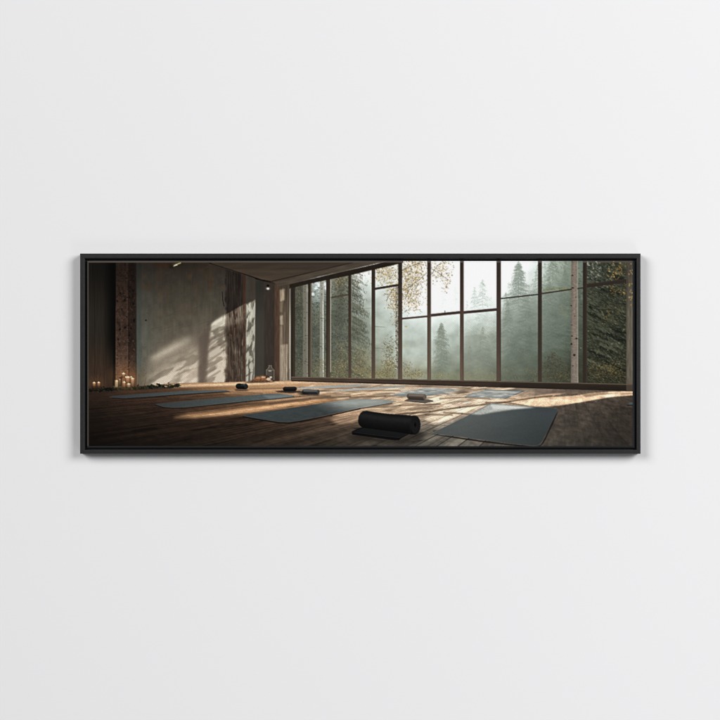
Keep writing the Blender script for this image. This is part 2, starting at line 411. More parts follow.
def frames(P):
    def bar(xa, xb, ya, yb, col=BAR, lit=None, dark=None, bot=None):
        def c(x, y):
            t = np.clip((y - ya) / (yb - ya), 0, 1)[..., None]
            b = np.array(bot if bot is not None else np.array(col) * 1.2, np.float32)
            k = (np.array(col, np.float32) * (1 - t) + b * .97 * t) * .95
            return k * (.94 + .12 * fbm(x * 1.3, y * .25, 5, 3))[..., None]
        P.poly([(xa, ya), (xb, ya), (xb, yb), (xa, yb)], c, 1, .16)
        if lit:
            P.poly([(xb - .9, ya), (xb, ya), (xb, yb), (xb - .9, yb)], lit, .8, .2)
        if dark:
            P.poly([(xa, ya), (xa + .9, ya), (xa + .9, yb), (xa, yb)], dark, .8, .2)

    # rails
    for pts, w, col in (([(329, 298), (350, 294.4)], 1.7, (84, 76, 64)), ([(373, 289.2), (399, 284.9)], 2.2, (64, 55, 48)),
                        ([(400, 318.9), (429, 316.2)], 1.9, (92, 78, 66)), ([(429, 315.6), (462, 312.2)], 2.7, (72, 60, 53)),
                        ([(462, 312.7), (498, 309.4)], 2.7, (72, 60, 53)), ([(499, 298.8), (540, 294.2)], 1.35, (64, 54, 48)),
                        ([(540, 293.9), (571.5, 289.3)], 1.4, (66, 58, 50)), ([(578, 288.6), (585, 287.6)], 1.4, (66, 58, 50)),
                        ([(585, 286.0), (628, 280.7)], 3.6, (50, 44, 40))):
        P.line(pts, w, col, 1, .3)
        P.line([(a, b - w * .42) for a, b in pts], w * .25, np.array(col) * .7, .7)
    P.line([(587, 284.4), (627, 279.2)], .6, (84, 72, 64), .5)
    P.stroke(444.9, 311, 444.9, 313, .9, .6, (60, 52, 46), .9)
    P.line([(352, 309), (371, 308)], .5, (110, 112, 98), .5)
    P.line([(294, 361), (348, 365)], .8, (90, 84, 66), .35)
    # mullions
    top = 258
    bar(291.3, 294.9, 284, 379, (50, 43, 37), dark=(38, 33, 28), bot=(70, 60, 50))
    bar(307.9, 311.4, 282, 379, (52, 45, 38), lit=(124, 114, 98), dark=(44, 38, 32), bot=(92, 80, 68))
    bar(326.3, 330.2, 276, 379, (56, 48, 41), dark=(46, 40, 34), bot=(92, 80, 68))
    P.poly([(330.2, 278), (331.1, 278), (331.1, 372), (330.2, 372)], (178, 176, 162), .85, .2)
    bar(348.2, 351.2, 272, 379.5, (54, 46, 40), bot=(96, 82, 70))
    P.poly([(351.2, 274), (352, 274), (352, 320), (351.2, 350)], (150, 150, 140), .5, .3)
    bar(371.4, 375.2, 268, 380, (58, 49, 43), bot=(102, 88, 76))
    bar(398.4, 402.2, 260, 380, (54, 46, 40), bot=(108, 94, 82))
    P.poly([(397.9, 262), (398.8, 262), (398.8, 380), (397.9, 380)], (40, 35, 30), .6, .3)
    bar(427.2, 430.9, top, 380.5, (62, 53, 46), lit=(96, 84, 75), bot=(112, 96, 84))
    bar(459.9, 463.7, top, 381, (60, 50, 44), lit=(86, 74, 66), bot=(118, 98, 86))
    bar(496.6, 501.0, top, 382, (62, 52, 47), lit=(74, 64, 58), bot=(98, 84, 75))
    bar(538.0, 542.0, top, 383, (56, 48, 43), lit=(70, 62, 55), bot=(72, 64, 56))
    bar(582.9, 587.0, top, 384, (52, 44, 40), lit=(64, 56, 50), bot=(58, 50, 44))
    P.poly([(429, 318), (430.3, 318), (430.3, 380), (429, 380)], (128, 112, 100), .35, .3)
    # right hand jamb
    P.poly([(626.6, 258), (634, 258), (634, 392), (626.6, 392)], lambda x, y: np.stack([104 + 6 * np.sin(x * 2.2) + 0 * y, 98 + 4 * np.sin(x * 2.2) + 0 * y, 88 + 2 * np.sin(x * 2.2) + 0 * y], -1) * (.82 + .36 * fbm(x * 1.2, y * .16, 12, 4))[..., None] * (.75 + .25 * sstep(265, 330, y))[..., None], .93, .3)
    P.poly([(626.4, 258), (627.3, 258), (627.3, 386), (626.4, 386)], (60, 56, 48), .5, .3)
    for i in range(30):
        P.blob(629 + 4 * P.rng.rand(), 262 + 45 * P.rng.rand(), .7, .8, [(190, 160, 96), (90, 76, 50), (168, 150, 116)][P.rng.randint(3)], .55, .7)

    # head beam of the window
    P.poly([(289.5, 284.2), (320, 276.8), (352, 269.4), (375, 264.2), (395, 259), (404, 259), (403, 262.6), (397, 264.3), (371, 270.3), (348, 275.8), (330, 279.4), (310, 283.6), (294, 287.4), (289.5, 288)],
           lambda x, y: np.array((40, 33, 28), np.float32) * (.9 + .25 * fbm(x * .5, y, 4, 3))[..., None], 1, .2)
    # soffit and ceiling
    def soffit(x, y):
        return np.array((80, 71, 62), np.float32) * (.82 + .3 * fbm(x * .12, y * .9 + x * .2, 6, 4))[..., None]
    P.poly([(272, 281.4), (300, 275), (352, 262.6), (362, 259), (396, 259), (375, 263.8), (352, 269.2), (320, 276.4), (290, 284), (279, 286)], soffit, 1, .2)
    def ceil(x, y):
        k = .86 + .26 * fbm(x * .05 + y * .2, y * .35, 9, 4)
        b = np.stack([72 - .10 * (x - 230) * 0 + 0 * y, 61 + 0 * y + .02 * (x - 230), 51 + 0 * y + .035 * (x - 230)], -1)
        return b * k[..., None] * (0.80 + .25 * sstep(258, 280, y))[..., None]
    P.poly([(206, 259), (364, 259), (352, 262.4), (300, 274.6), (272, 281.2), (262, 279.4), (240, 272.4), (212, 263.6)], ceil, 1, .2)
    P.line([(272, 281.2), (300, 274.8), (352, 262.6), (358, 260.6)], 1.1, (44, 34, 28), .85, .5)
    P.line([(290, 280.2), (330, 270.8), (372, 261.6)], .5, (84, 74, 64), .18, .5)


# ---------------------------------------------------------------- left walls
def walls(P):
    X, Y = P.X, P.Y
    r = np.random.RandomState(9)
    sl = P.box(86, 260, 292, 392)
    x, y = X[sl], Y[sl]
    cols = [138, 165, 190, 210, 226, 246, 262, 276, 292]
    rows = [262, 280, 300, 320, 340, 360, 386]
    V = [[(38, 35, 31), (35, 31, 27), (38, 33, 28), (44, 38, 32), (41, 37, 32), (45, 42, 38), (40, 35, 31), (42, 35, 30), (60, 50, 43)],
         [(48, 48, 45), (48, 45, 40), (52, 49, 43), (54, 51, 45), (52, 50, 45), (55, 53, 48), (52, 47, 42), (50, 42, 36), (66, 56, 48)],
         [(62, 64, 60), (62, 60, 53), (66, 63, 56), (66, 64, 57), (64, 62, 56), (60, 58, 53), (58, 53, 48), (57, 48, 42), (80, 68, 58)],
         [(71, 74, 69), (74, 72, 64), (77, 74, 66), (78, 75, 68), (76, 73, 67), (66, 65, 60), (60, 57, 52), (60, 52, 46), (96, 82, 70)],
         [(76, 80, 75), (86, 82, 74), (94, 89, 81), (88, 81, 74), (92, 86, 78), (70, 69, 64), (60, 58, 54), (62, 55, 49), (100, 86, 74)],
         [(82, 84, 77), (98, 92, 83), (104, 97, 88), (96, 87, 79), (100, 92, 83), (73, 71, 66), (58, 57, 53), (62, 55, 49), (104, 90, 78)],
         [(85, 84, 75), (112, 104, 92), (118, 109, 98), (104, 93, 84), (108, 98, 88), (76, 73, 68), (58, 55, 51), (60, 52, 46), (104, 90, 78)]]
    base = grid_colour(cols, rows, V, x, y)
    n = fbm(x / 5, y / 6, 21, 5) - .5
    v = fbm(x / 1.6, y / 22, 22, 3) - .5
    base *= (1.12 + .24 * n + .12 * v)[..., None] * np.array((1.03, 1.0, .985), np.float32)
    rust = sstep(.56, .8, fbm(x / 7, y / 12, 25, 4)) * sstep(340, 280, y)
    base += rust[..., None] * np.array((8, 0, -5), np.float32)
    P.img[sl] = base
    # chalky scratches
    for i in range(70):
        px = 142 + 84 * r.rand(); py = 264 + 90 * r.rand()
        P.stroke(px, py, px + 3 + 7 * r.rand(), py - 1 - 2.5 * r.rand(), .35, .2, (92, 86, 74) if r.rand() < .6 else (44, 40, 35), .28, .4)
    for i in range(24):
        px = 142 + 120 * r.rand(); py = 264 + 30 * r.rand()
        P.stroke(px, py, px + r.normal(0, .4), py + 6 + 9 * r.rand(), 1.0, .3, [(60, 46, 36), (36, 33, 29), (66, 62, 54)][r.randint(3)], .3, .6)
    P.blob(145.8, 320.3, .9, .8, (26, 24, 22), .95)
    P.blob(160, 275, 4.5, 6, (64, 50, 41), .35, .9)
    P.blob(147, 313, .5, .4, (40, 38, 34), .7)
    # sun on the plaster: slanting bars broken by leaf shadow
    ux = (X * .86 - Y * .5); uy = (X * .5 + Y * .86)          # along / across the slant
    leaf = fbm(ux / 14, uy / 4.2, 33, 3)
    leaf2 = fbm(ux / 10, uy / 3.4, 35, 3)
    gloss = fbm(X / .9, Y / .9, 36, 2)
    dap = (.30 + .7 * sstep(.32, .66, leaf)) * (.82 + .3 * gloss)
    dap2 = (.15 + .85 * sstep(.30, .62, leaf2)) * (.84 + .26 * gloss)
    P.poly([(146, 372), (152, 358), (166, 349), (182, 341), (194, 340), (196, 352), (180, 360), (162, 368)], (166, 156, 140), .6, 4.2, .7 + .4 * gloss)
    P.poly([(149, 361), (153, 356), (164, 349), (176, 342.6), (190, 336.4), (191, 339), (184, 345), (174, 351), (163, 356.5), (154, 361)], (208, 198, 180), .70, 2.6, .8 + .3 * gloss)
    P.poly([(150, 358), (176, 344.5), (183, 343), (172, 350.5), (156, 358.5)], (220, 211, 190), .3, 1.4)
    P.poly([(143, 386), (149, 372), (160, 366), (172, 358), (188, 350), (199, 345), (198.5, 386)], (190, 178, 161), .66, 3.2, dap)
    P.poly([(150, 386), (155, 377), (168, 369), (182, 363), (198.6, 353), (198, 386)], (214, 202, 184), .72, 1.6, dap)
    P.poly([(178, 384), (183, 374), (198, 366), (197.6, 384)], (222, 208, 188), .5, .9)
    P.poly([(155, 385), (163, 376), (176, 370), (178, 376), (172, 385)], (214, 202, 182), .45, 1.2)
    P.poly([(211, 324.5), (213.5, 321.5), (226, 314), (226.5, 384), (205.4, 384), (207.5, 352)], (214, 205, 187), .8, 1.2, np.clip(.18 + dap2, 0, 1))
    P.poly([(211.3, 324.5), (214, 321.6), (226, 314.2), (226, 323), (219, 327), (211, 331)], (226, 220, 202), .62, .6)
    P.poly([(206, 366), (215, 357), (226, 352), (226, 383), (204.5, 383)], (216, 202, 184), .5, 1.0, np.clip(.3 + dap2, 0, 1))
    # its window-bar shadow
    P.poly([(199, 336), (210, 326), (206.5, 384), (198.2, 384)], (98, 86, 78), .55, .9)
    P.poly([(211, 326), (226, 318), (226, 320.5), (210, 329)], (150, 140, 124), .15, .6)
    for (xa, ya, xb, yb) in ((209, 345, 224, 334), (208, 352, 226, 341), (207.5, 362, 222, 352), (206, 380, 220, 371), (206, 374, 216, 368)):
        P.stroke(xa, ya, xb, yb, 2.6, 1.2, (108, 98, 88), .42, 1.6)
    for i in range(160):                                      # rough tooth of the plaster in the light
        px = 148 + 78 * r.rand(); py = 352 + 32 * r.rand()
        P.blob(px, py, .4, .35, [(92, 84, 76), (206, 196, 180)][r.randint(2)], .14, .9)

    # weathered timber strip
    tsl = P.box(224, 268, 248, 384)
    tx, ty = X[tsl], Y[tsl]
    st = fbm(tx * .8 + .8 * fbm(tx / 3, ty / 9, 40, 2), ty / 18, 41, 4); st2 = fbm(tx * 1.5 + 1.2 * fbm(tx / 3, ty / 7, 39, 2), ty / 8, 42, 4)
    edge = 226.2 + 2.6 * (fbm(ty * .16, ty * 0, 43, 4) - .5) * 2 - sstep(300, 310, ty) * .8 + sstep(330, 345, ty) * .8
    m = (.70 + .2 * fbm(tx / 4, ty / 7, 53, 3)) * sstep(-1.8, 1.4, tx - edge) * sstep(.5, -.5, tx - 245.6)
    m *= sstep(-.4, .5, ty - (269.2 + (tx - 226) * .31))
    wood = np.array((44, 33, 29), np.float32) * (.55 + .85 * st[..., None])
    wood = wood + (np.array((62, 56, 50), np.float32) - wood) * (sstep(.55, .8, st2) * .4)[..., None]
    wood = wood + (np.array((22, 17, 15), np.float32) - wood) * (sstep(.5, .68, fbm(tx * 1.6, ty / 20, 44, 3)) * .7)[..., None]
    sun = sstep(-.7, .7, ty - (314.2 - (tx - 226) * .56))
    lit = np.array((168, 148, 128), np.float32) * (.6 + .6 * st2[..., None])
    brown = np.array((92, 67, 53), np.float32) * (.55 + .9 * st[..., None])
    low = sstep(322, 334, ty + 6 * (fbm(tx / 3, ty / 4, 46, 3) - .5))
    mix = sstep(.44, .74, .6 * st2 + .4 * fbm(tx / 2.5, ty / 5, 48, 3) - .13 * low + .06)
    litc = brown + (lit - brown) * mix[..., None]
    litc = litc + (np.array((44, 31, 25), np.float32) - litc) * (sstep(.52, .7, fbm(tx * 1.3, ty / 9, 47, 4)) * .8)[..., None]
    litc = litc * (1 - .2 * low)[..., None]
    plas = sstep(.50, .66, fbm(tx / 2.6, ty / 14, 49, 4) + .10 * np.abs(tx - 235) / 10 - .02)
    wood = wood + (np.array((58, 53, 47), np.float32) - wood) * (plas * .35)[..., None]
    litc = litc + (np.array((178, 166, 148), np.float32) - litc) * (plas * (.5 - .28 * low))[..., None]
    wood = wood + (litc - wood) * (sun * .92)[..., None]
    wood += (wood.mean(-1, keepdims=True) * np.array((1.06, 1.0, .94), np.float32) - wood) * .3
    P.put(tsl, m, wood)
    P.poly([(242.6, 274), (245.7, 275), (245.7, 316), (243, 318)], (96, 62, 46), .42, .5)
    P.poly([(243.4, 318), (245.8, 318), (245.6, 382), (243.6, 382)], (84, 58, 44), .55, .4)
    P.poly([(227, 326), (236, 324), (246, 318), (245, 330), (238, 336), (228, 340), (222.5, 336)], (52, 38, 31), .55, 1.4, .4 + st_pad(P, tsl, st))
    for i in range(60):
        px = 223 + 23 * r.rand(); py = 312 + 66 * r.rand()
        P.stroke(px, py, px + r.normal(0, .3), py + 2 + 6 * r.rand(), .5, .2, [(40, 28, 22), (160, 142, 124), (70, 48, 36)][r.randint(3)], .5, .3)
    P.line([(222.2, 292), (222.6, 300), (224, 306)], .9, (30, 26, 23), .8, .5)
    P.line([(239, 272), (238.6, 296)], .9, (34, 27, 24), .7, .5)
    # plaster strip right of it
    P.poly([(246, 304.3), (255.6, 299.6), (255, 340), (254, 382), (245.8, 382)], (192, 190, 176), .88, .5, np.clip(.28 + sstep(.34, .6, fbm(X / 1.9 + Y / 14, Y / 8 - X / 9, 51, 4)) * .8, 0, 1))
    P.poly([(247, 304.2), (252.6, 301.6), (253, 318), (247, 322)], (216, 214, 198), .55, .7, .5 + .5 * fbm(X * 1.2, Y / 9, 52, 2))
    P.poly([(246, 333), (249.5, 331), (249, 346), (246, 349)], (204, 200, 184), .5, .6)
    P.line([(254.9, 300), (254.6, 340), (254, 380)], .7, (196, 194, 178), .5, .4)
    for (xa, ya, xb, yb) in ((246, 318, 250, 312), (247, 331, 253, 325), (246, 352, 252, 344), (246, 366, 253, 360), (246, 376, 252, 372)):
        P.stroke(xa, ya, xb, yb, 1.6, .8, (84, 82, 74), .6, 1.)
    # shaded return, brown edge, dappled door casing
    P.poly([(255.6, 280), (264, 281), (264, 380), (255, 380)], lambda x, y: np.array((62, 60, 55), np.float32) * (.72 + .3 * sstep(285, 330, y) + .1 * fbm(x, y / 9, 55, 3))[..., None], .9, .5)
    P.poly([(264, 281), (276, 283), (276, 381), (264, 381)], lambda x, y: np.array((58, 51, 46), np.float32) * (.85 + .28 * fbm(x * .8, y / 9, 56, 3))[..., None], .85, .5)
    P.poly([(274.6, 284), (279.4, 284), (279.4, 381), (274.4, 381)], lambda x, y: np.array((86, 66, 54), np.float32) * (.8 + .35 * fbm(x, y / 7, 57, 3))[..., None], .95, .4)
    P.poly([(279.2, 286), (291, 285), (291.2, 380.5), (279.2, 381)], lambda x, y: np.array((98, 86, 74), np.float32) * (.72 + .4 * fbm(x * 1.5, y / 11, 58, 3) + .16 * sstep(.45, .6, fbm(x * 1.1, y / 40, 59, 2)))[..., None] * (.8 + .2 * sstep(285, 320, y))[..., None], 1, .3)
    for (pts, c, a) in (([(279.6, 290), (284.6, 288.5), (284.5, 300), (280, 302)], (206, 188, 164), .8), ([(279.6, 303), (283, 301), (282.4, 312), (279.8, 312)], (160, 140, 118), .6),
                        ([(280, 316), (283, 315), (283, 325), (280.3, 325)], (214, 200, 178), .75), ([(280, 326), (282.6, 326), (282.4, 345), (280, 345)], (186, 168, 146), .55),
                        ([(280, 345), (288, 344), (287.5, 381), (280, 381)], (212, 197, 176), .7), ([(283.5, 312), (285, 312), (285, 380), (283.5, 380)], (150, 134, 116), .4)):
        P.poly(pts, c, a, .6, .45 + .7 * fbm(X * 1.3, Y / 5, 61, 3))
    for xx in (285.6, 287.6):
        P.line([(xx, 290), (xx, 380)], .4, (82, 70, 60), .6, .3)
    P.poly([(289.2, 289), (290.6, 288.6), (290.6, 380), (289.4, 380)], lambda x, y: np.array((200, 196, 184), np.float32) * (.7 + .3 * sstep(290, 330, y))[..., None], .8, .25)
    P.poly([(290.6, 287), (292, 287), (292, 380), (290.7, 380)], (64, 60, 54), .8, .2)
    # cornice line and the little spotlight
    P.line([(207, 261.8), (226, 267.6), (245, 274.0), (258, 278.6)], 1.5, (14, 11, 10), .95, .5)
    P.line([(256, 278.4), (264, 280.4), (270, 281.6)], 1.9, (22, 17, 15), .85, .7)
    P.line([(268, 281.6), (276, 283.6)], 1.0, (40, 33, 28), .6, .6)
    P.blob(267.9, 285.8, 1.2, 1.5, (12, 11, 10), .95, .5)
    P.blob(267.9, 288.5, 2.2, 1.6, (200, 196, 186), .35, .9)
    P.blob(267.9, 288.6, 1.25, .85, (250, 248, 240), 1, .5)
    # brass twig by the top edge
    P.line([(173.4, 266.2), (176, 264.6), (180.4, 262.8)], 1.1, (176, 166, 120), .9, .5)
    P.line([(174, 265.5), (177, 264.9)], .7, (232, 224, 184), .9, .4)
    P.line([(172, 264.6), (176, 263)], .6, (96, 80, 50), .6, .4)
    P.blob(171.5, 266.5, 2.5, 2.2, (30, 23, 17), .5, .8)

    # far-left recess and the brick pier
    def recess(x, y):
        t = sstep(325, 380, y)[..., None]
        top = np.array((41, 37, 32), np.float32) * (.55 + .5 * sstep(262, 320, y))[..., None]
        low = np.array((68, 51, 41), np.float32)
        c = top * (1 - t * .85) + low * t * .85
        k = 1 - .80 * sstep(100, 115, x) * (1 - .72 * sstep(335, 375, y))
        return c * k[..., None] * (.88 + .24 * fbm(x * 1.1, y / 18, 62, 4))[..., None]
    P.poly([(86, 258), (115.8, 258), (115.4, 390), (86, 390)], recess, 1, 0)
    P.line([(94.6, 262), (94.6, 386)], .5, (20, 18, 16), .45, .5)
    P.line([(91, 262), (91, 386)], .4, (52, 47, 41), .35, .5)
    P.poly([(113, 258), (115.7, 258), (115.6, 386), (112.6, 386)], (10, 9, 8), .6, .6)

    def brick(x, y):
        t1 = sstep(262, 320, y)[..., None]; t2 = sstep(335, 380, y)[..., None]
        c = np.array((46, 34, 28), np.float32) * (1 - t1) + np.array((77, 59, 50), np.float32) * t1
        c = c * (1 - t2) + np.array((128, 98, 80), np.float32) * t2
        side = 1 - .3 * sstep(128.2, 129.2, x) * (1 - .3 * sstep(340, 380, y))
        n = fbm(x / 2.2, y / 2.6, 64, 5)
        hole = sstep(.60, .72, fbm(x / 2.4, y / 3.1, 66, 3)) * (.35 + .65 * sstep(360, 330, y))
        c = c * (.84 * side * (.76 + .48 * n))[..., None]
        c = c * (1 - .22 * hole)[..., None]
        mort = (np.abs((y / 5.2) % 1 - .5) > .44) * .14 * fbm(x / 3, y / 3, 67, 2)
        return c * (1 - mort)[..., None]
    P.poly([(115.7, 258), (136, 258), (136.2, 388), (115.5, 388)], brick, 1, .15)
    P.line([(128.3, 262), (128.6, 384)], .8, (26, 19, 16), .75, .5)
    P.line([(126.8, 262), (127, 384)], .35, (110, 86, 74), .25, .4)
    for (px, py, a_) in ((120, 293.2, 1.3), (119.6, 329.4, 1.3), (125, 327.6, 1.4), (134, 320.4, 1.3), (129, 335.2, 1.1), (118.2, 339.4, 1.1), (128.4, 325.4, .8), (132.8, 290.4, 1.2), (131, 328.2, 1.2),
                         (124.6, 300, 1.6), (117.4, 301, 1.2), (133, 303.6, 1.4), (129.2, 297, .9), (122, 310, .7), (126.6, 317, .8), (119, 312, .6), (131.6, 339, .6), (120, 334, .6)):
        P.blob(px, py, a_, a_ * .75, (18, 14, 12), .85, .8, r.rand() * 3)
    for i in range(420):
        px = 116 + 20 * r.rand(); py = 264 + 115 * r.rand()
        k = .5 + .6 * sstep(262, 380, py)
        P.blob(px, py, .25 + .7 * r.rand() ** 2, .25 + .5 * r.rand() ** 2, np.array([(24, 18, 15), (122, 94, 78), (38, 28, 24)][r.randint(3)]) * (k if r.rand() < 2 else 1), .45, .7)
    # pale render edge beside the pier
    P.poly([(136.1, 262), (141, 262), (141, 386), (136.1, 386)], lambda x, y: np.array((74, 80, 76), np.float32) * (.42 + .38 * sstep(262, 310, y) + .30 * sstep(310, 380, y) + .12 * fbm(x, y / 6, 68, 3))[..., None], .7, .9)
    P.poly([(135.6, 262), (136.4, 262), (136.4, 386), (135.6, 386)], (30, 24, 21), .5, .3)
    for i in range(150):
        px = 136.5 + 10 * r.rand(); py = 340 + 44 * r.rand()
        P.blob(px, py, .4, .4, [(60, 58, 52), (112, 112, 102)][r.randint(2)], .22, .8)
    # vase of dry twigs in the corner
    for (xa, ya, xb, yb) in ((96, 384, 91, 372), (96, 384, 97, 366), (97, 384, 101, 374), (95, 384, 89, 377), (96, 378, 94, 370)):
        P.stroke(xa, ya, xb, yb, .5, .25, (44, 32, 25), .6, .4)
    for (xa, ya, xb, yb) in ((124, 384, 121, 371), (126, 384, 130, 370), (138, 386, 139, 374), (118, 380, 117, 372), (144, 386, 146, 378)):
        P.stroke(xa, ya, xb, yb, .5, .25, (60, 44, 34), .5, .4)


def st_pad(P, sl, st):
    o = np.zeros((P.H, P.W), np.float32)
    o[sl] = st
    return o


# ---------------------------------------------------------------- floor
VX, VW, HY = 565., -143., 367.          # vanishing points of boards / of the window wall


def floor_light(P):
    X, Y = P.X, P.Y


def floor(P):
    X, Y = P.X, P.Y
    r = np.random.RandomState(13)
    sl = P.box(86, 376, 636, 450)
    x, y = X[sl], Y[sl]
    cols = [88, 150, 210, 270, 330, 390, 450, 510, 570, 634]
    rows = [383, 390, 398, 406, 414, 422, 432, 447]
    V = [[(46, 34, 27), (140, 106, 78), (180, 138, 100), (190, 152, 118), (178, 150, 124), (196, 170, 144), (170, 150, 130), (128, 112, 99), (92, 79, 68), (78, 66, 56)],
         [(50, 36, 28), (78, 55, 41), (110, 79, 55), (170, 128, 92), (180, 146, 114), (196, 168, 140), (184, 160, 136), (164, 142, 122), (102, 86, 74), (86, 72, 61)],
         [(46, 33, 25), (68, 48, 36), (88, 63, 46), (136, 99, 70), (176, 136, 101), (198, 166, 134), (206, 178, 148), (196, 166, 138), (96, 80, 68), (78, 66, 56)],
         [(40, 29, 22), (56, 40, 31), (84, 60, 44), (128, 92, 64), (140, 106, 80), (192, 157, 122), (206, 175, 142), (150, 132, 114), (82, 71, 62), (64, 54, 47)],
         [(33, 24, 18), (50, 36, 28), (64, 46, 34), (70, 51, 39), (112, 86, 66), (178, 145, 114), (182, 158, 134), (108, 98, 89), (78, 69, 61), (60, 52, 45)],
         [(27, 19, 15), (42, 30, 23), (54, 39, 30), (60, 45, 35), (88, 69, 55), (116, 98, 82), (164, 150, 134), (94, 87, 79), (75, 67, 59), (57, 49, 42)],
         [(23, 16, 12), (35, 25, 19), (44, 32, 25), (56, 43, 34), (70, 58, 48), (82, 74, 65), (124, 118, 108), (90, 84, 76), (72, 65, 57), (54, 47, 41)],
         [(17, 12, 9), (27, 20, 15), (34, 26, 20), (50, 40, 33), (62, 54, 46), (76, 70, 63), (114, 109, 101), (86, 80, 73), (67, 61, 54), (50, 44, 38)]]
    base = grid_colour(cols, rows, V, x, y)
    dy = np.maximum(y - HY, 6)
    u = (x - VX) / dy; w = (x - VW) / dy
    pw = .27
    b = np.floor(u / pw); f = u / pw - b
    h = vnoise(b * 1.37 + .5, b * 0 + 3.5, 71)
    wj = w / 3.2 + h * 7; jb = np.floor(wj); jf = wj - jb
    tone = vnoise(b * 3.1 + .5, jb * 2.7 + .5, 72)
    fade = sstep(9, 42, dy)                                   # far boards run together
    grain = fbm(u * 26, w * 1.6 + b * 5, 73, 4) - .5
    streak = fbm(u * 7, w * .5 + b * 3, 74, 4) - .5
    soft = 1 - .42 * sstep(480, 560, x)
    k = 1 + fade * soft * (.26 * (tone - .5) + .36 * grain) + .55 * streak * (.45 + .55 * fade) * soft
    gap = np.maximum(sstep(.07, .0, np.minimum(f, 1 - f)), sstep(.02, .0, np.minimum(jf, 1 - jf)) * .8)
    k *= 1 - (.15 + .36 * sstep(400, 440, x) * sstep(500, 470, x)) * gap * fade * fade * soft
    knot = sstep(.70, .80, fbm(u * 5, w * 1.1, 75, 3))
    k *= 1 - .3 * knot * fade * sstep(470, 440, x)
    k *= 1 + .22 * sstep(500, 545, x) * (fbm(x / 4 + y / 9, y / 7, 77, 4) - .5) + .16 * sstep(520, 570, x) * (fbm(x / 1.6, y / 6, 78, 3) - .5)
    # weak diffused relief on the worn boards in the foreground
    k *= 1 + .34 * fade * (fbm(x / 6 - y / 3, y / 3.2 + x / 14, 76, 4) - .5)
    base *= k[..., None]
    gr = base.mean(-1, keepdims=True)
    base += (gr * np.array((1.03, 1.0, .96), np.float32) - base) * (.16 + .2 * sstep(330, 430, x))[..., None]
    s_, m_ = P.mask([(80, 389.6), (112, 388.2), (140, 385.8), (174, 383.3), (226, 382.2), (245, 381.7), (268, 381.8), (292, 380.4), (400, 383), (640, 388), (640, 455), (80, 455)], .25)
    full = np.zeros((P.H, P.W, 3), np.float32); full[sl] = base
    P.put(s_, m_, full[s_])

    FL = np.zeros((P.H, P.W), np.float32); FL[sl] = k
    def sun(pts, col, a, blur, tex=None):
        t = np.clip(FL, .3, 1.6) if tex is None else tex
        s_, m_ = P.mask(pts, blur)
        P.put(s_, np.clip(m_ * a, 0, 1), np.array(col, np.float32) * (.35 + .65 * t[s_])[..., None])
    n1 = fbm(X / 16 + Y / 3, Y / 2.2 + X / 30, 81, 4)
    n2 = fbm(X / 7, Y / 1.5 + X / 26, 82, 4)
    # far strip next to the walls
    sun([(140, 387.6), (170, 384.6), (250, 382.4), (300, 381.5), (330, 383), (250, 385.4), (170, 387.6)], (224, 188, 150), .8, .7)
    sun([(170, 386), (240, 383.3), (290, 382.6), (240, 384.8)], (246, 214, 178), .6, .5)
    sun([(180, 391), (230, 387), (290, 384.5), (360, 383), (330, 387), (250, 391.5)], (196, 150, 108), .4, 1.2)
    # long warm ray from the left
    sun([(172, 417.6), (190, 413.4), (230, 409.2), (270, 405), (322, 398), (330, 401), (300, 405.5), (262, 412), (230, 415.4), (196, 418)], (208, 162, 120), .8, 1.3)
    sun([(200, 415.6), (240, 410.4), (290, 403.6), (316, 400.4), (296, 404.8), (256, 411.4), (222, 415)], (230, 188, 146), .55, .9)
    sun([(258, 398), (300, 393.4), (352, 390.5), (356, 394), (310, 398.4), (268, 402)], (220, 180, 140), .6, 1.0)
    sun([(222, 391), (262, 388), (300, 386), (296, 390), (258, 394), (226, 394)], (216, 174, 134), .55, 1.0)
    # pool of light in the middle
    sun([(300, 386), (360, 383.6), (440, 386), (505, 390), (530, 398), (500, 405), (455, 412), (430, 422), (400, 417), (345, 417), (330, 414), (380, 402), (340, 398)], (230, 202, 172), .42, 2.2)
    for i in range(260):                                      # dappled spots
        cx = 296 + 220 * r.rand(); cy = 386 + 28 * r.rand()
        if cx < 345 and cy > 399: continue
        rx = 3 + 8 * r.rand()
        P.blob(cx, cy, rx, .5 + .7 * r.rand(), [(244, 216, 184), (252, 230, 202), (128, 108, 92), (104, 90, 80), (236, 204, 168), (92, 80, 70)][r.randint(6)], .40, .9, -.10 + .1 * r.normal())
    sun([(330, 420), (345, 413.6), (362, 410), (364, 416), (352, 423), (338, 424)], (206, 172, 144), .65, 1.4)
    sun([(424, 419), (440, 410), (470, 404), (490, 403), (474, 411), (450, 420), (434, 424)], (240, 216, 188), .7, 1.2)
    sun([(444, 404), (480, 399), (505, 398), (500, 402.5), (468, 404), (444, 408)], (250, 228, 202), .65, .9)
    sun([(432, 398), (464, 396), (470, 399), (440, 403), (420, 405)], (248, 224, 196), .65, .9)
    sun([(424, 412), (452, 406.8), (484, 404), (470, 408), (440, 414)], (250, 226, 198), .55, .8)
    # right-hand blade of light
    sun([(498, 402.6), (512, 400.4), (531, 398.4), (556, 396.8), (574, 395.8), (590, 393.2), (612, 391.6), (636, 391), (636, 395.2), (612, 397.0), (596, 399.6), (580, 402.4), (562, 405.2), (547, 406.8), (530, 406.2), (512, 404.4)], (236, 202, 168), .93, .45)
    sun([(508, 402.6), (533, 400.2), (562, 399), (576, 399), (560, 403.6), (545, 405.6), (526, 405)], (250, 220, 188), .55, .7)
    sun([(596, 395.6), (612, 393.8), (626, 394.2), (606, 397.2)], (250, 228, 200), .6, .5)
    P.poly([(582, 394.6), (600, 392.6), (616, 393.6), (598, 395.2), (586, 397.4)], (120, 98, 82), .6, .5)
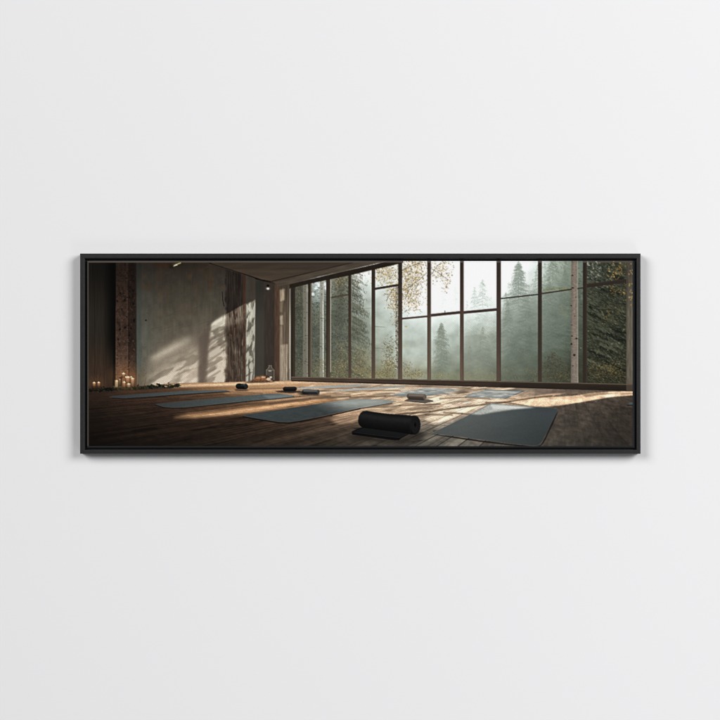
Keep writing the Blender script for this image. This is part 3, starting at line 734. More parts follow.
    P.poly([(620, 393.5), (636, 392.8), (636, 393.6), (622, 394.4)], (116, 92, 74), .6, .4)
    P.poly([(556, 397.8), (576, 396.2), (590, 397.2), (570, 400.2)], (200, 164, 132), .4, .7)
    sun([(512, 399.8), (534, 396), (552, 393.6), (567, 393), (552, 396.2), (530, 399)], (228, 190, 154), .72, .5)
    sun([(500, 394), (530, 391.6), (540, 392), (520, 395.6)], (196, 164, 136), .4, .8)
    P.poly([(560, 392.6), (582, 391.6), (604, 390.8), (580, 394)], (170, 140, 116), .3, .8)
    for i in range(500):
        cx = 503 + 95 * r.rand(); cy = 391 + 15 * r.rand()
        P.blob(cx, cy, .8, .3, [(206, 170, 138), (252, 226, 198)][r.randint(2)], .18 * float(sstep(0, 3, 7 - abs(cy - (404 - (cx - 520) * .09)))), .7)
    # bars' and boughs' shadow lines
    for pts, w_, a_ in (([(350, 397.6), (385, 396.2), (420, 395), (445, 392)], 1.5, .5), ([(396, 414.6), (430, 411.6), (460, 407.4), (490, 403.9)], 1.5, .62), ([(360, 408), (400, 405.6), (440, 404)], 1.6, .42),
                        ([(440, 398.8), (466, 397.2), (490, 399)], 1.2, .5), ([(490, 404.6), (510, 401.5), (535, 397.6), (552, 395.8)], 1.1, .72), ([(486, 402.6), (505, 402.4), (528, 406.2)], 1.2, .6),
                        ([(270, 403.6), (310, 398.6), (350, 396.4)], 2.2, .5), ([(250, 389), (300, 387.6), (352, 388.4)], 1.3, .42), ([(264, 399.6), (300, 396.4), (330, 396)], 1.6, .45), ([(400, 419), (426, 414.6), (452, 415)], 1.8, .4),
                        ([(444, 412.6), (462, 413.6), (474, 415)], 1.6, .45), ([(190, 393), (230, 392), (262, 393.4)], 1.4, .4), ([(200, 405.6), (240, 403), (264, 404)], 1.8, .4), ([(300, 391.6), (340, 390.6), (400, 390.4)], 1.0, .45),
                        ([(180, 398), (230, 396.4)], 1.6, .3), ([(380, 386.8), (420, 385.8), (470, 388.4)], 1.2, .35), ([(458, 393.4), (486, 388.8)], 1.2, .3)):
        P.line(pts, w_, (92, 76, 65), min(1, a_ * 1.25), 1.3)
    # fine tooth on the lit boards
    ns = (fbm(X[sl] / .8, Y[sl] / .6, 84, 2) - .5)
    lum = P.img[sl].mean(-1)
    P.img[sl] *= np.where(y > 381, 1 + .15 * ns * sstep(70, 170, lum), 1)[..., None]

    # blue-grey mats -------------------------------------------------------
    tex = .93 + .11 * fbm(X / 2, Y / 1.1, 91, 3)
    def mat(pts, c0, c1, edge=None, ya=None, yb=None, horiz=False, blur=.2):
        ys_ = [p[1] for p in pts]; xs_ = [p[0] for p in pts]
        def col(x, y):
            t = np.clip((x - min(xs_)) / (max(xs_) - min(xs_)), 0, 1) if horiz else np.clip((y - min(ys_)) / (max(ys_) - min(ys_)), 0, 1)
            return np.array(c0, np.float32) * (1 - t[..., None]) + np.array(c1, np.float32) * t[..., None]
        s_, m_ = P.mask(pts, blur)
        P.put(s_, m_, col(X[s_], Y[s_]) * tex[s_][..., None])
        if edge:
            P.line(edge, .8, (18, 15, 14), .75, .6)
    mat([(108, 397.2), (113, 395.7), (150, 393.2), (190, 390.6), (226, 390.0), (229, 391.4), (200, 393.2), (174, 395.0), (150, 397.0), (124, 398.6), (113, 398.4)], (56, 58, 59), (94, 103, 106), [(112, 398.2), (124, 398.8), (150, 397.2), (174, 395.2), (200, 393.4), (229, 391.6)], horiz=True)
    mat([(154, 404.4), (158, 403.6), (186, 401), (216, 398.2), (246, 395.6), (262, 394.2), (280, 393.8), (294, 395.6), (293, 397), (276, 398.6), (246, 401.4), (214, 404.6), (184, 407.6), (172, 408.1), (163, 407.2)], (58, 62, 63), (98, 107, 109), [(155, 404.9), (163, 407.6), (173, 408.5), (186, 408.1), (214, 405.2), (246, 401.7), (276, 398.9), (294, 396.8)], horiz=True)
    sl2, m2 = P.mask([(262, 395.4), (292, 394.6), (294, 397), (270, 399)], .8)
    P.put(sl2, m2 * .5, (138, 148, 150))
    mat([(297, 387.6), (316, 386.4), (354, 384.6), (372, 384.6), (354, 386.8), (318, 388.4), (298, 389.2)], (150, 156, 156), (182, 184, 180), blur=.3)
    mat([(334, 390.6), (352, 388.8), (404, 385.6), (406, 387), (380, 389.0), (354, 390.6), (336, 391.2)], (152, 157, 156), (184, 186, 182), blur=.3)
    mat([(392, 395.4), (400, 393), (426, 387.6), (461, 389.6), (456, 391.2), (438, 394.6), (426, 396.4), (400, 396.2)], (172, 174, 170), (138, 144, 144), blur=.3)
    mat([(463.6, 397.0), (472, 393.4), (485, 389.8), (523.6, 391.2), (516, 394.6), (505, 398.6), (486, 397.8)], (162, 165, 162), (138, 144, 145), blur=.25)
    P.poly([(486, 391), (506, 390.8), (514, 392.4), (494, 393.6)], (206, 206, 200), .5, .8)
    P.poly([(474, 395), (500, 395), (503, 397), (474, 396.6)], (200, 200, 194), .5, .7)
    P.line([(485, 389.8), (523.6, 391.2), (505, 398.6)], .7, (76, 92, 102), .8, .4)
    for i in range(130):
        cx = 392 + 130 * r.rand(); cy = 388 + 9 * r.rand()
        if 462 < cx or cx < 458:
            if (cx < 462 and abs(cy - 392) < 3.4) or (cx > 472 and abs(cy - 394) < 2.6 and cx < 514):
                P.blob(cx, cy, 2 + 2 * r.rand(), .5, [(208, 206, 200), (110, 124, 130), (186, 190, 188)][r.randint(3)], .45, .9)
    # the long mat in the middle
    def m3(x, y):
        t = sstep(300, 362, x + (y - 405) * -3)[..., None]
        c = np.array((61, 67, 69), np.float32) * (1 - t) + np.array((144, 149, 147), np.float32) * t
        return c * (.9 + .2 * fbm(x / 5, y / 1.2, 92, 4))[..., None]
    M3 = [(242, 416.2), (246, 414.6), (284, 409.2), (320, 403.6), (338, 401.0), (360, 399.0), (384, 399.8), (397, 401.2), (392, 402.8), (360, 408.2), (330, 414.6), (300, 420.8), (288, 422.6), (279, 422.2), (262, 419.6)]
    P.poly(M3, m3, 1, .2)
    P.poly([(330, 403.6), (352, 399.6), (392, 400.8), (372, 404.6), (344, 406)], (172, 180, 178), .5, 1.4)
    P.poly([(244, 415.8), (286, 409.6), (318, 405.2), (296, 412), (270, 416.4)], (74, 86, 92), .35, 1.6)
    P.line([(243, 416.9), (262, 420.2), (279, 422.9), (289, 423.2), (301, 421.4), (331, 415.2), (360, 408.8)], 1.1, (18, 16, 15), .88, .6)
    P.line([(360, 408.8), (392, 403.2)], .8, (40, 36, 33), .6, .8)
    P.line([(300, 422.4), (332, 416.2)], 1.2, (30, 25, 22), .5, 1.)
    # the big mat in front
    def m4(x, y):
        t = sstep(450, 556, x)[..., None]; q = sstep(408, 442, y)[..., None]
        c = np.array((90, 96, 97), np.float32) * (1 - t) + np.array((62, 69, 72), np.float32) * t
        c = c * (1.06 - .16 * q)
        return c * (.97 + .05 * fbm(x / 1.4, y / 1.4, 93, 3) + .05 * fbm(x / 12, y / 3, 94, 3) - .025)[..., None]
    M4 = [(432, 433.2), (442, 428.4), (460, 419.6), (476, 411.4), (488, 404.6), (492, 403.6), (512, 405.2), (536, 407.2), (553, 408.2), (557.4, 409.4), (557.6, 411.2), (552, 422), (546, 434), (541.6, 442.4), (538, 445.2), (533, 445.6), (510, 443.4), (480, 439.6), (455, 436.2)]
    P.poly([(430, 434), (455, 436.8), (480, 440.4), (510, 444.2), (536, 446.6), (541, 445), (546, 436), (556, 414), (558.4, 411), (553, 424), (543.6, 443.4), (540, 446.4), (520, 446.4), (480, 441.8), (448, 437)], (22, 18, 16), .9, .4)
    P.poly(M4, m4, 1, .18)
    P.poly([(471, 414.4), (477, 411), (488.6, 404.7), (492, 403.9), (512, 405.4), (535, 407.4), (512, 409.6), (492, 412.6), (480, 414.8)], lambda x, y: np.array((192, 195, 190), np.float32) * (.88 + .2 * fbm(x / 1.3, y, 95, 3))[..., None], .86, .7)
    P.poly([(490, 404.4), (505, 405.2), (535, 407.4), (514, 408.8), (494, 409.4)], (212, 212, 205), .7, .8)
    P.line([(433, 432.6), (460, 419.0), (489, 404.1)], .5, (150, 150, 144), .4, .4)
    
    # splash of blue at the right edge
    P.poly([(628.4, 403), (636, 401.6), (636, 404.4), (629.4, 405)], (72, 90, 96), .8, .4)
    P.line([(627.6, 405.3), (636, 405)], .8, (20, 18, 17), .8, .4)


def props(P):
    X, Y = P.X, P.Y
    r = np.random.RandomState(17)
    # sill under the glass
    def sill(x, y):
        t = np.clip((x - 292) / 340, 0, 1)[..., None]
        c = np.array((84, 70, 60), np.float32) * (1 - t) + np.array((48, 41, 36), np.float32) * t
        return c * (.86 + .26 * fbm(x / 9, y * 1.2, 101, 4))[..., None]
    top = lambda x: 376.7 + (x - 292) * .0213
    bot = lambda x: 381.2 + (x - 292) * .0292
    xs = [291.5, 350, 400, 450, 500, 560, 600, 627, 636]
    P.poly([(x, top(x)) for x in xs] + [(x, bot(x)) for x in reversed(xs)], sill, 1, .2)
    P.line([(x, top(x) + .5) for x in xs], .9, (128, 116, 102), .55, .5)
    P.line([(x, top(x) + 1.5) for x in xs], .6, (46, 38, 33), .55, .4)
    P.line([(x, bot(x) - .4) for x in xs], 1.0, (40, 32, 27), .75, .6)
    P.poly([(500, 383.6), (636, 386.2), (636, 390.6), (500, 387)], (36, 30, 26), .45, .7)
    P.poly([(626.6, 381), (636, 381), (636, 391.4), (626.6, 391)], (98, 86, 76), .6, .3)
    # fallen fur-brown heap and the glass jar by the corner
    P.poly([(243, 383), (250, 381.4), (256, 377.6), (262, 375.6), (268, 376), (273, 379), (274, 382), (262, 382.8)], (74, 50, 38), .85, .6)
    P.poly([(252, 380), (257, 376.8), (262, 375.4), (266, 376.2), (268, 379.6), (260, 381.4)], (142, 98, 68), .9, .6)
    for (px, py, rx, ry, c) in ((263.2, 377.2, 2.0, 1.0, (206, 178, 148)), (268.6, 379.2, 2.4, 1.5, (224, 206, 184)), (270.8, 377.2, 1.3, .8, (232, 222, 206)), (258, 378, 2.2, .9, (176, 132, 98)), (265, 380.6, 1.6, .7, (120, 80, 56)),
                               (254.4, 380.4, 2, .7, (110, 74, 52)), (271, 381, 1.6, .7, (178, 150, 124)), (266.4, 377.8, .7, .8, (58, 40, 30)), (260.6, 380, .9, .5, (70, 46, 34))):
        P.blob(px, py, rx, ry, c, .85, .7)
    for i in range(120):
        px = 251 + 22 * r.rand(); py = 376 + 6 * r.rand()
        P.stroke(px, py, px + r.normal(0, .8), py + r.normal(0, .4), .35, .15, [(60, 40, 30), (200, 170, 140), (130, 90, 64)][r.randint(3)], .4, .3)
    P.poly([(266.2, 370), (268.6, 367.6), (268.8, 365.6), (271.4, 365.6), (271.6, 367.6), (274, 370), (274.2, 379.6), (272, 380.4), (272, 377), (268, 375.4), (266.2, 375.6)], (104, 98, 90), .55, .35)
    for pts in ([(266.3, 375), (266.3, 370.2), (268.8, 367.6), (269, 365.6)], [(274, 380), (274, 370.2), (271.6, 367.6), (271.4, 365.6)], [(268.9, 365.7), (271.4, 365.7)], [(268, 370.2), (272.4, 370.2)]):
        P.line(pts, .5, (190, 186, 176), .42, .6)
    P.blob(269.9, 371, 1.6, .5, (214, 208, 196), .6, .7)
    P.line([(272.8, 371), (272.8, 379)], .6, (44, 38, 34), .6, .4)

    # greenery on the boards, along the wall
    P.poly([(88, 391.4), (96, 389.2), (108, 388.2), (130, 386.8), (150, 386.6), (172, 385.4), (178, 385.6), (172, 387.6), (150, 388.8), (120, 390.2), (98, 391.6)], (16, 15, 12), .8, .8)
    for i in range(420):
        t = r.rand()
        px = 88 + 92 * t; py = 390.2 - 4.6 * t + r.normal(0, .9)
        c = [(14, 16, 13), (26, 32, 24), (40, 46, 36), (20, 18, 15), (62, 62, 48)][r.randint(5)]
        if px < 112 and r.rand() < .6: c = (12, 10, 9)
        P.blob(px, py, .5 + 1.0 * r.rand(), .3 + .5 * r.rand(), c, .75, .6, r.normal(0, .5))
    for (px, py, s_) in ((159.5, 385.4, 2.2), (153, 385.8, 1.8), (163, 386.6, 1.8), (150, 387.0, 1.5), (146, 388, 1.6), (168.4, 382.8, .9), (157, 383.8, 1.0), (177, 385.2, 1.2), (172.5, 386.8, 1.4), (140, 387.6, 1.4)):
        for q in range(8):
            P.blob(px + r.normal(0, s_ * .5), py + r.normal(0, s_ * .35), s_ * .5, s_ * .35, [(18, 22, 17), (30, 38, 28), (12, 14, 11), (52, 58, 44)][r.randint(4)], .85, .6, r.rand() * 3)
    for (px, py) in ((155.5, 385), (165.8, 386.4), (173, 384.6)):
        P.blob(px, py, 1.4, .6, (212, 182, 140), .7, .7)

    # candles
    def candle(cx, ty, by, w_, c, f=1.0, face=(176, 128, 92)):
        h_ = w_ * .5
        def col(x, y):
            t = np.clip((y - ty) / (by - ty), 0, 1)[..., None]
            k = (1 - .45 * np.abs((x - cx) / h_) ** 2)[..., None]
            return (np.array(c, np.float32) * (1 - t) + np.array(c, np.float32) * .46 * t) * k
        P.poly([(cx - h_, ty), (cx + h_, ty), (cx + h_, by), (cx - h_, by)], col, .96, .2)
        if f:
            P.blob(cx, ty + .2, w_ * .42, .5, (246, 218, 170), .75 * f, .8)
            P.blob(cx, ty - .2, .6, .7, (250, 230, 186), .8 * f, .7)
    for (cx, cy, rr, a) in ((96, 383, 8, .14), (126, 378, 15, .22), (128, 380, 9, .2)):
        P.blob(cx, cy, rr, rr * .8, (196, 128, 78), a, 1.0)
    candle(94, 382.6, 388, 3.4, (196, 140, 98), .9)
    candle(98.6, 382.4, 388, 3.4, (186, 132, 92), .9)
    P.poly([(90.6, 386), (102, 386), (102, 389.6), (90.4, 390)], (44, 31, 23), .55, .7)
    candle(123.4, 373.4, 377.4, 4.0, (220, 160, 118), 1)
    candle(116.6, 380.8, 387.4, 3.2, (206, 172, 128), .8)
    candle(119.6, 379.2, 386.6, 2.6, (150, 120, 90), .3)
    candle(127.6, 377.0, 384, 5.0, (226, 164, 120), 1)
    candle(132.4, 378.4, 386.6, 4.2, (222, 168, 128), .95)
    candle(124, 382.0, 387.6, 3.4, (216, 160, 116), .9)
    candle(128.6, 383.8, 387.6, 4.0, (222, 176, 136), .9)
    P.poly([(114.8, 380), (117.8, 380), (117.8, 387), (114.8, 387)], (214, 190, 148), .4, .4)
    P.line([(115, 380), (115, 387)], .4, (150, 128, 100), .7, .3)
    P.line([(121.4, 377), (121.2, 386)], .8, (40, 28, 22), .7, .4)
    P.blob(120.2, 378, 1.5, .9, (60, 44, 34), .7, .7)
    for px in (125.8, 128.4, 131.0):
        P.blob(px, 377.0, .9, .7, (255, 232, 192), .75, .7)

    # small rolls
    def roll(x0, y0, x1, y1, rr, c, hi, base=None, bl=0):
        if base:
            P.poly(base, np.array(c) * .7 + np.array((10, 9, 8)), .95, .25)
        P.stroke(x0, y0, x1, y1, rr * 2, rr * 2, c, 1, .5)
        P.stroke(x0, y0 - rr * .5, x1, y1 - rr * .5, rr * .7, rr * .7, hi, .75, .8)
        P.stroke(x0, y0 + rr * .62, x1, y1 + rr * .62, rr * .7, rr * .7, np.array(c) * .6, .7, .8)
    P.poly([(234, 389.4), (238, 388.6), (250, 389.6), (246, 391.4), (236, 391)], (34, 26, 22), .6, .6)
    roll(238.2, 386.2, 245.4, 386.6, 2.7, (25, 25, 26), (50, 51, 52))
    P.blob(239.2, 384.6, 1.6, 1.2, (20, 21, 23), .9, .6)
    P.blob(245.6, 386.2, 1.5, 2.6, (40, 44, 48), .9, .5)
    P.blob(244, 384.6, 1.2, .7, (86, 90, 92), .6, .8)
    P.poly([(274.6, 391.2), (284, 390.4), (299, 391), (304, 392.6), (290, 393), (278, 392.2)], (40, 34, 30), .9, .4)
    roll(285, 389.0, 294.6, 388.9, 2.2, (27, 27, 28), (46, 46, 47))
    P.poly([(297, 393.6), (303, 392.6), (320, 394), (318, 395.8), (302, 395.2)], (52, 45, 40), .8, .5)
    roll(304, 391.8, 317.4, 392.0, 2.3, (56, 57, 58), (116, 118, 118))
    P.blob(318.2, 392, 1.3, 2.2, (70, 70, 70), .9, .5)
    P.poly([(301.8, 391.4), (306, 393), (310, 394.6), (302, 394)], (20, 18, 17), .6, .6)
    # brown-grey roll further right
    P.poly([(405, 400.2), (408, 398.8), (428, 399.2), (433.4, 400.6), (425, 402.6), (412, 401.4)], (88, 84, 80), .95, .25)
    P.line([(405, 400.6), (413, 401.8), (425, 402.9), (433, 401.2)], .8, (44, 38, 34), .8, .4)
    roll(409.4, 396.2, 423.8, 396.9, 2.75, (92, 82, 76), (132, 120, 112))
    P.line([(409, 399.2), (424, 399.9)], .9, (46, 40, 36), .7, .5)
    P.blob(424.6, 396.9, 1.5, 2.7, (108, 98, 92), .8, .5)

    # the black roll in front: flap first, then the barrel
    P.poly([(348, 436), (360, 440), (398, 445), (420, 441), (426, 434), (418, 430), (360, 428)], (22, 18, 16), .5, 2.0)
    P.poly([(351.8, 431.4), (355.6, 429.6), (366, 425.6), (412, 430), (409, 434.2), (401.4, 438.2), (399, 440.4), (392, 440), (370, 437), (352.2, 434.6)], (13, 13, 14), 1, .25)
    P.poly([(353.4, 431.2), (366, 427), (408, 432.6), (399, 437.2), (374, 434.4)], (25, 26, 28), .85, .4)
    P.line([(352.4, 431.8), (374, 434.9), (399, 437.6), (407.6, 433.6)], .6, (46, 47, 50), .6, .4)
    def barrel(x, y):
        yt = 411.0 + np.maximum(x - 364, 0) * .095 + 1.0 * np.sin((x - 364) / 54 * 3.14159).clip(0, 1) * .9
        t = np.clip((y - yt) / 17.5, 0, 1)
        k = 20 + 15 * np.exp(-((t - .26) / .20) ** 2) - 10 * sstep(.5, .95, t)
        k = k * (.92 + .16 * fbm(x / 2.2, y / 1.6, 111, 3))
        return np.stack([k, k * 1.0, k * 1.03], -1)
    P.poly([(358.0, 420.6), (358.6, 416.4), (360.4, 413), (363.4, 411), (367, 410.8), (375, 412.2), (388, 413.8), (402, 414.8), (414, 415.6), (418, 417), (420, 420), (420.7, 424.4), (420.2, 429), (418.4, 432.4), (415.4, 434.4), (412, 434.6), (398, 432.4), (380, 430), (364, 428), (360.6, 426.4), (358.6, 424)], barrel, 1, .2)
    P.line([(362, 411.6), (367, 411.2), (376, 412.6), (390, 414.3), (414, 416.1)], .6, (62, 62, 64), .6, .5)
    P.blob(415.2, 425, 5.0, 9.2, (19, 19, 20), .9, .25)
    for (rx, ry, c, a) in ((4.4, 8.2, (36, 36, 38), .5), (3.4, 6.4, (22, 22, 23), .7), (2.5, 4.8, (33, 33, 35), .5), (1.6, 3.2, (18, 18, 19), .8), (.9, 1.6, (5, 5, 5), .95)):
        P.blob(415.2, 424.8, rx, ry, c, a, .3)
    P.line([(419.6, 420), (420.4, 424.6), (419.8, 429)], .6, (48, 48, 50), .5, .5)
    P.line([(410.2, 432.6), (410.4, 428), (411.2, 420)], .5, (42, 42, 44), .4, .5)


def paint():
    P = Painter()
    P.img[:] = (30, 26, 22)
    outdoors(P)
    walls(P)
    frames(P)
    floor(P)
    props(P)
    img = P.img
    # ink laid over the cloth: tiny tooth, seen mostly in the pale areas
    X, Y = P.X, P.Y
    lum = img.mean(-1) / 255.
    for ch in range(3):                                       # crisp edges of the ink
        img[..., ch] += .5 * (img[..., ch] - blur2(img[..., ch], 3.2)) + .08 * (img[..., ch] - blur2(img[..., ch], 14.0))
    v = np.clip(img / 255., .004, 1)
    l_ = v.mean(-1, keepdims=True)
    v = v * (.90 + .06 * sstep(.05, .45, l_) + .11 * sstep(.6, .9, l_))                 # a little more contrast
    v = v * (np.array((1.012, 1.0, .972), np.float32) * (1 - sstep(.6, .85, l_)) + sstep(.6, .85, l_))
    img[:] = np.clip(v, 0, .975) * 255.
    lum = img.mean(-1) / 255.
    wv = np.sin(X * math.pi * .93) * np.sin(Y * math.pi * .93)
    img *= (1 + (.014 + .046 * sstep(.35, .7, lum) * sstep(1.0, .9, lum)) * wv)[..., None]
    img *= (1 + .03 * (vnoise(X * 1.7, Y * 1.7, 120) - .5))[..., None]
    return np.clip(img, 2, 250)


# =====================================================================
#  THE PLACE: a pale wall, a floater frame hung on it, soft lamps above
# =====================================================================
import bpy
import bmesh

U = 0.0028                               # metres per unit
FRONT = 0.033                            # the frame's front stands this far off the wall
DIST = 720 * U * 100 / 36 + FRONT        # camera to wall, 100 mm lens

scene = bpy.context.scene
C = scene.collection


def wx(px):
    return (px - 360) * U


def wz(py):
    return (360 - py) * U


def mat_nodes(name):
    m = bpy.data.materials.new(name)
    m.use_nodes = True
    nt = m.node_tree
    b = nt.nodes['Principled BSDF']
    return m, nt, b


def link(nt, a, b):
    nt.links.new(a, b)


def bump_noise(nt, bsdf, scale, strength, dist, detail=3):
    tc = nt.nodes.new('ShaderNodeTexCoord')
    n = nt.nodes.new('ShaderNodeTexNoise')
    n.inputs['Scale'].default_value = scale
    n.inputs['Detail'].default_value = detail
    bp = nt.nodes.new('ShaderNodeBump')
    bp.inputs['Strength'].default_value = strength
    bp.inputs['Distance'].default_value = dist
    link(nt, tc.outputs['Object'], n.inputs['Vector'])
    link(nt, n.outputs['Fac'], bp.inputs['Height'])
    link(nt, bp.outputs['Normal'], bsdf.inputs['Normal'])
    return tc, n


def wall_material():
    m, nt, b = mat_nodes('matt_white_wall_paint')
    b.inputs['Roughness'].default_value = .9
    b.inputs['Specular IOR Level'].default_value = .15
    tc, n = bump_noise(nt, b, 260, .05, .0006, 4)
    n2 = nt.nodes.new('ShaderNodeTexNoise')
    n2.inputs['Scale'].default_value = 1.1
    n2.inputs['Detail'].default_value = 3
    link(nt, tc.outputs['Object'], n2.inputs['Vector'])
    r = nt.nodes.new('ShaderNodeMix'); r.data_type = 'RGBA'
    r.inputs['A'].default_value = (.842, .841, .854, 1)
    r.inputs['B'].default_value = (.860, .859, .871, 1)
    link(nt, n2.outputs['Fac'], r.inputs['Factor'])
    link(nt, r.outputs['Result'], b.inputs['Base Color'])
    return m


def frame_material():
    m, nt, b = mat_nodes('satin_black_painted_wood')
    b.inputs['Roughness'].default_value = .42
    b.inputs['Specular IOR Level'].default_value = .5
    tc = nt.nodes.new('ShaderNodeTexCoord')
    mp = nt.nodes.new('ShaderNodeMapping')
    mp.inputs['Scale'].default_value = (60, 60, 60)
    n = nt.nodes.new('ShaderNodeTexNoise')
    n.inputs['Detail'].default_value = 5
    n.inputs['Scale'].default_value = 1.4
    link(nt, tc.outputs['Object'], mp.inputs['Vector'])
    link(nt, mp.outputs['Vector'], n.inputs['Vector'])
    r = nt.nodes.new('ShaderNodeValToRGB')
    r.color_ramp.elements[0].position = .3; r.color_ramp.elements[0].color = (.0140, .0140, .0142, 1)
    r.color_ramp.elements[1].position = .7; r.color_ramp.elements[1].color = (.0180, .0180, .0182, 1)
    link(nt, n.outputs['Fac'], r.inputs['Fac'])
    link(nt, r.outputs['Color'], b.inputs['Base Color'])
    bp = nt.nodes.new('ShaderNodeBump')
    bp.inputs['Strength'].default_value = .06
    bp.inputs['Distance'].default_value = .0004
    link(nt, n.outputs['Fac'], bp.inputs['Height'])
    link(nt, bp.outputs['Normal'], b.inputs['Normal'])
    return m


def dark_material():
    m, nt, b = mat_nodes('matt_black_backing')
    b.inputs['Base Color'].default_value = (.006, .006, .006, 1)
    b.inputs['Roughness'].default_value = .95
    b.inputs['Specular IOR Level'].default_value = .1
    bump_noise(nt, b, 400, .1, .0004)
    return m


def cloth_material():
    m, nt, b = mat_nodes('raw_canvas_cloth')
    b.inputs['Base Color'].default_value = (.5, .47, .42, 1)
    b.inputs['Roughness'].default_value = .95
    bump_noise(nt, b, 900, .2, .0004)
    return m


def print_material():
    m, nt, b = mat_nodes('ink_on_woven_canvas')
    b.inputs['Roughness'].default_value = .85
    b.inputs['Specular IOR Level'].default_value = .04
    at = nt.nodes.new('ShaderNodeAttribute')
    at.attribute_name = 'ink'
    link(nt, at.outputs['Color'], b.inputs['Base Color'])
    # weave of the cloth
    tc = nt.nodes.new('ShaderNodeTexCoord')
    sp = nt.nodes.new('ShaderNodeSeparateXYZ')
    link(nt, tc.outputs['Object'], sp.inputs[0])
    outs = []
    for ax in ('X', 'Z'):
        mu = nt.nodes.new('ShaderNodeMath'); mu.operation = 'MULTIPLY'
        mu.inputs[1].default_value = 2 * math.pi / .0026
        si = nt.nodes.new('ShaderNodeMath'); si.operation = 'SINE'
        link(nt, sp.outputs[ax], mu.inputs[0]); link(nt, mu.outputs[0], si.inputs[0])
        outs.append(si)
    mm = nt.nodes.new('ShaderNodeMath'); mm.operation = 'MULTIPLY'
    link(nt, outs[0].outputs[0], mm.inputs[0]); link(nt, outs[1].outputs[0], mm.inputs[1])
    bp = nt.nodes.new('ShaderNodeBump')
    bp.inputs['Strength'].default_value = .25
    bp.inputs['Distance'].default_value = .0002
    link(nt, mm.outputs[0], bp.inputs['Height'])
    link(nt, bp.outputs['Normal'], b.inputs['Normal'])
    return m


def add_obj(name, me, mat, parent=None):
    o = bpy.data.objects.new(name, me)
    if mat:
        me.materials.append(mat)
    C.objects.link(o)
    o.parent = parent
    return o


# ---- the wall
bm = bmesh.new()
bmesh.ops.create_cube(bm, size=1)
for v in bm.verts:
    v.co.x *= 14; v.co.z *= 9; v.co.y = v.co.y * .2 + .1
me = bpy.data.meshes.new('wall'); bm.to_mesh(me); bm.free()
wall = add_obj('wall', me, wall_material())
wall['kind'] = 'structure'
wall['label'] = 'smooth pale grey white wall behind the framed picture'

# ---- the framed picture
FRAME = frame_material()
pic = bpy.data.objects.new('framed_picture', None)
C.objects.link(pic)
pic.location = (wx(360.3), 0, wz(453.8))
pic['label'] = 'wide canvas print of a yoga studio in a thin black floater frame on white wall'
pic['category'] = 'framed picture'
ox, oz = pic.location.x, pic.location.z

# outer and inner outline of the rails' faces, canvas outline
FO = (80.0, 253.5, 640.6, 453.8)         # left, top, right, bottom
FI = (84.9, 258.7, 636.5, 449.9)
CA = (86.8, 260.9, 635.0, 448.3)


def rail(a, b, ai, bi):
    """one mitred rail: outer corners a-b, inner corners ai-bi (units), L-shaped section"""
    bm = bmesh.new()
    secs = []
    for (o, i) in ((a, ai), (b, bi)):
        def P(t, y):
            px = o[0] + (i[0] - o[0]) * t; py = o[1] + (i[1] - o[1]) * t
            return bm.verts.new((wx(px) - ox, -y, wz(py) - oz))
        # outer back, outer front, inner front, inner down to the ledge, ledge, back
        e = .10
        sec = [P(0, .002), P(0, FRONT - .0010), P(e * .55, FRONT - .0002), P(e * 1.4, FRONT), P(1 - e * 2.0, FRONT), P(1 - e * 1.0, FRONT - .0004), P(1 - e * .3, FRONT - .0014), P(1, FRONT - .0030),
               P(1, .0195), P(2.6, .0195), P(2.6, .002)]
        secs.append(sec)
    n = len(secs[0])
    for k in range(n):
        bm.faces.new((secs[0][k], secs[0][(k + 1) % n], secs[1][(k + 1) % n], secs[1][k]))
    bm.faces.new(secs[0]); bm.faces.new(list(reversed(secs[1])))
    bmesh.ops.recalc_face_normals(bm, faces=bm.faces)
    me = bpy.data.meshes.new('rail'); bm.to_mesh(me); bm.free()
    return add_obj('rail', me, FRAME, pic)


co = [(FO[0], FO[1]), (FO[2], FO[1]), (FO[2], FO[3]), (FO[0], FO[3])]
ci = [(FI[0], FI[1]), (FI[2], FI[1]), (FI[2], FI[3]), (FI[0], FI[3])]
g = .02                                   # hairline at the mitres
for k in range(4):
    a, b, ai, bi = co[k], co[(k + 1) % 4], ci[k], ci[(k + 1) % 4]
    d = ((b[0] > a[0]) - (b[0] < a[0]), (b[1] > a[1]) - (b[1] < a[1]))
    sh = lambda p, s: (p[0] + d[0] * g * s, p[1] + d[1] * g * s)
    rail(sh(a, 1), sh(b, -1), sh(ai, 1), sh(bi, -1))

# backing board in the bottom of the gap
bm = bmesh.new()
bmesh.ops.create_cube(bm, size=1)
for v in bm.verts:
    v.co = ((wx(FI[2] - 8) - ox if v.co.x > 0 else wx(FI[0] + 8) - ox), (-.0192 if v.co.y < 0 else -.003), (wz(FI[1] + 8) - oz if v.co.z > 0 else wz(FI[3] - 8) - oz))
me = bpy.data.meshes.new('backing_board'); bm.to_mesh(me); bm.free()
add_obj('backing_board', me, dark_material(), pic)

# stretched canvas: body, with the printed cloth drawn over face and edges
CF = FRONT - .0035                        # canvas face
bm = bmesh.new()
bmesh.ops.create_cube(bm, size=1)
for v in bm.verts:
    v.co = ((wx(CA[2]) - .0016 - ox if v.co.x > 0 else wx(CA[0]) + .0016 - ox), (-(CF - .0022) if v.co.y < 0 else -.0200), (wz(CA[1]) - .0016 - oz if v.co.z > 0 else wz(CA[3]) + .0016 - oz))
me = bpy.data.meshes.new('canvas'); bm.to_mesh(me); bm.free()
canvas = add_obj('canvas', me, cloth_material(), pic)

LIGHT = 0.975                             # how bright a white card renders on this wall


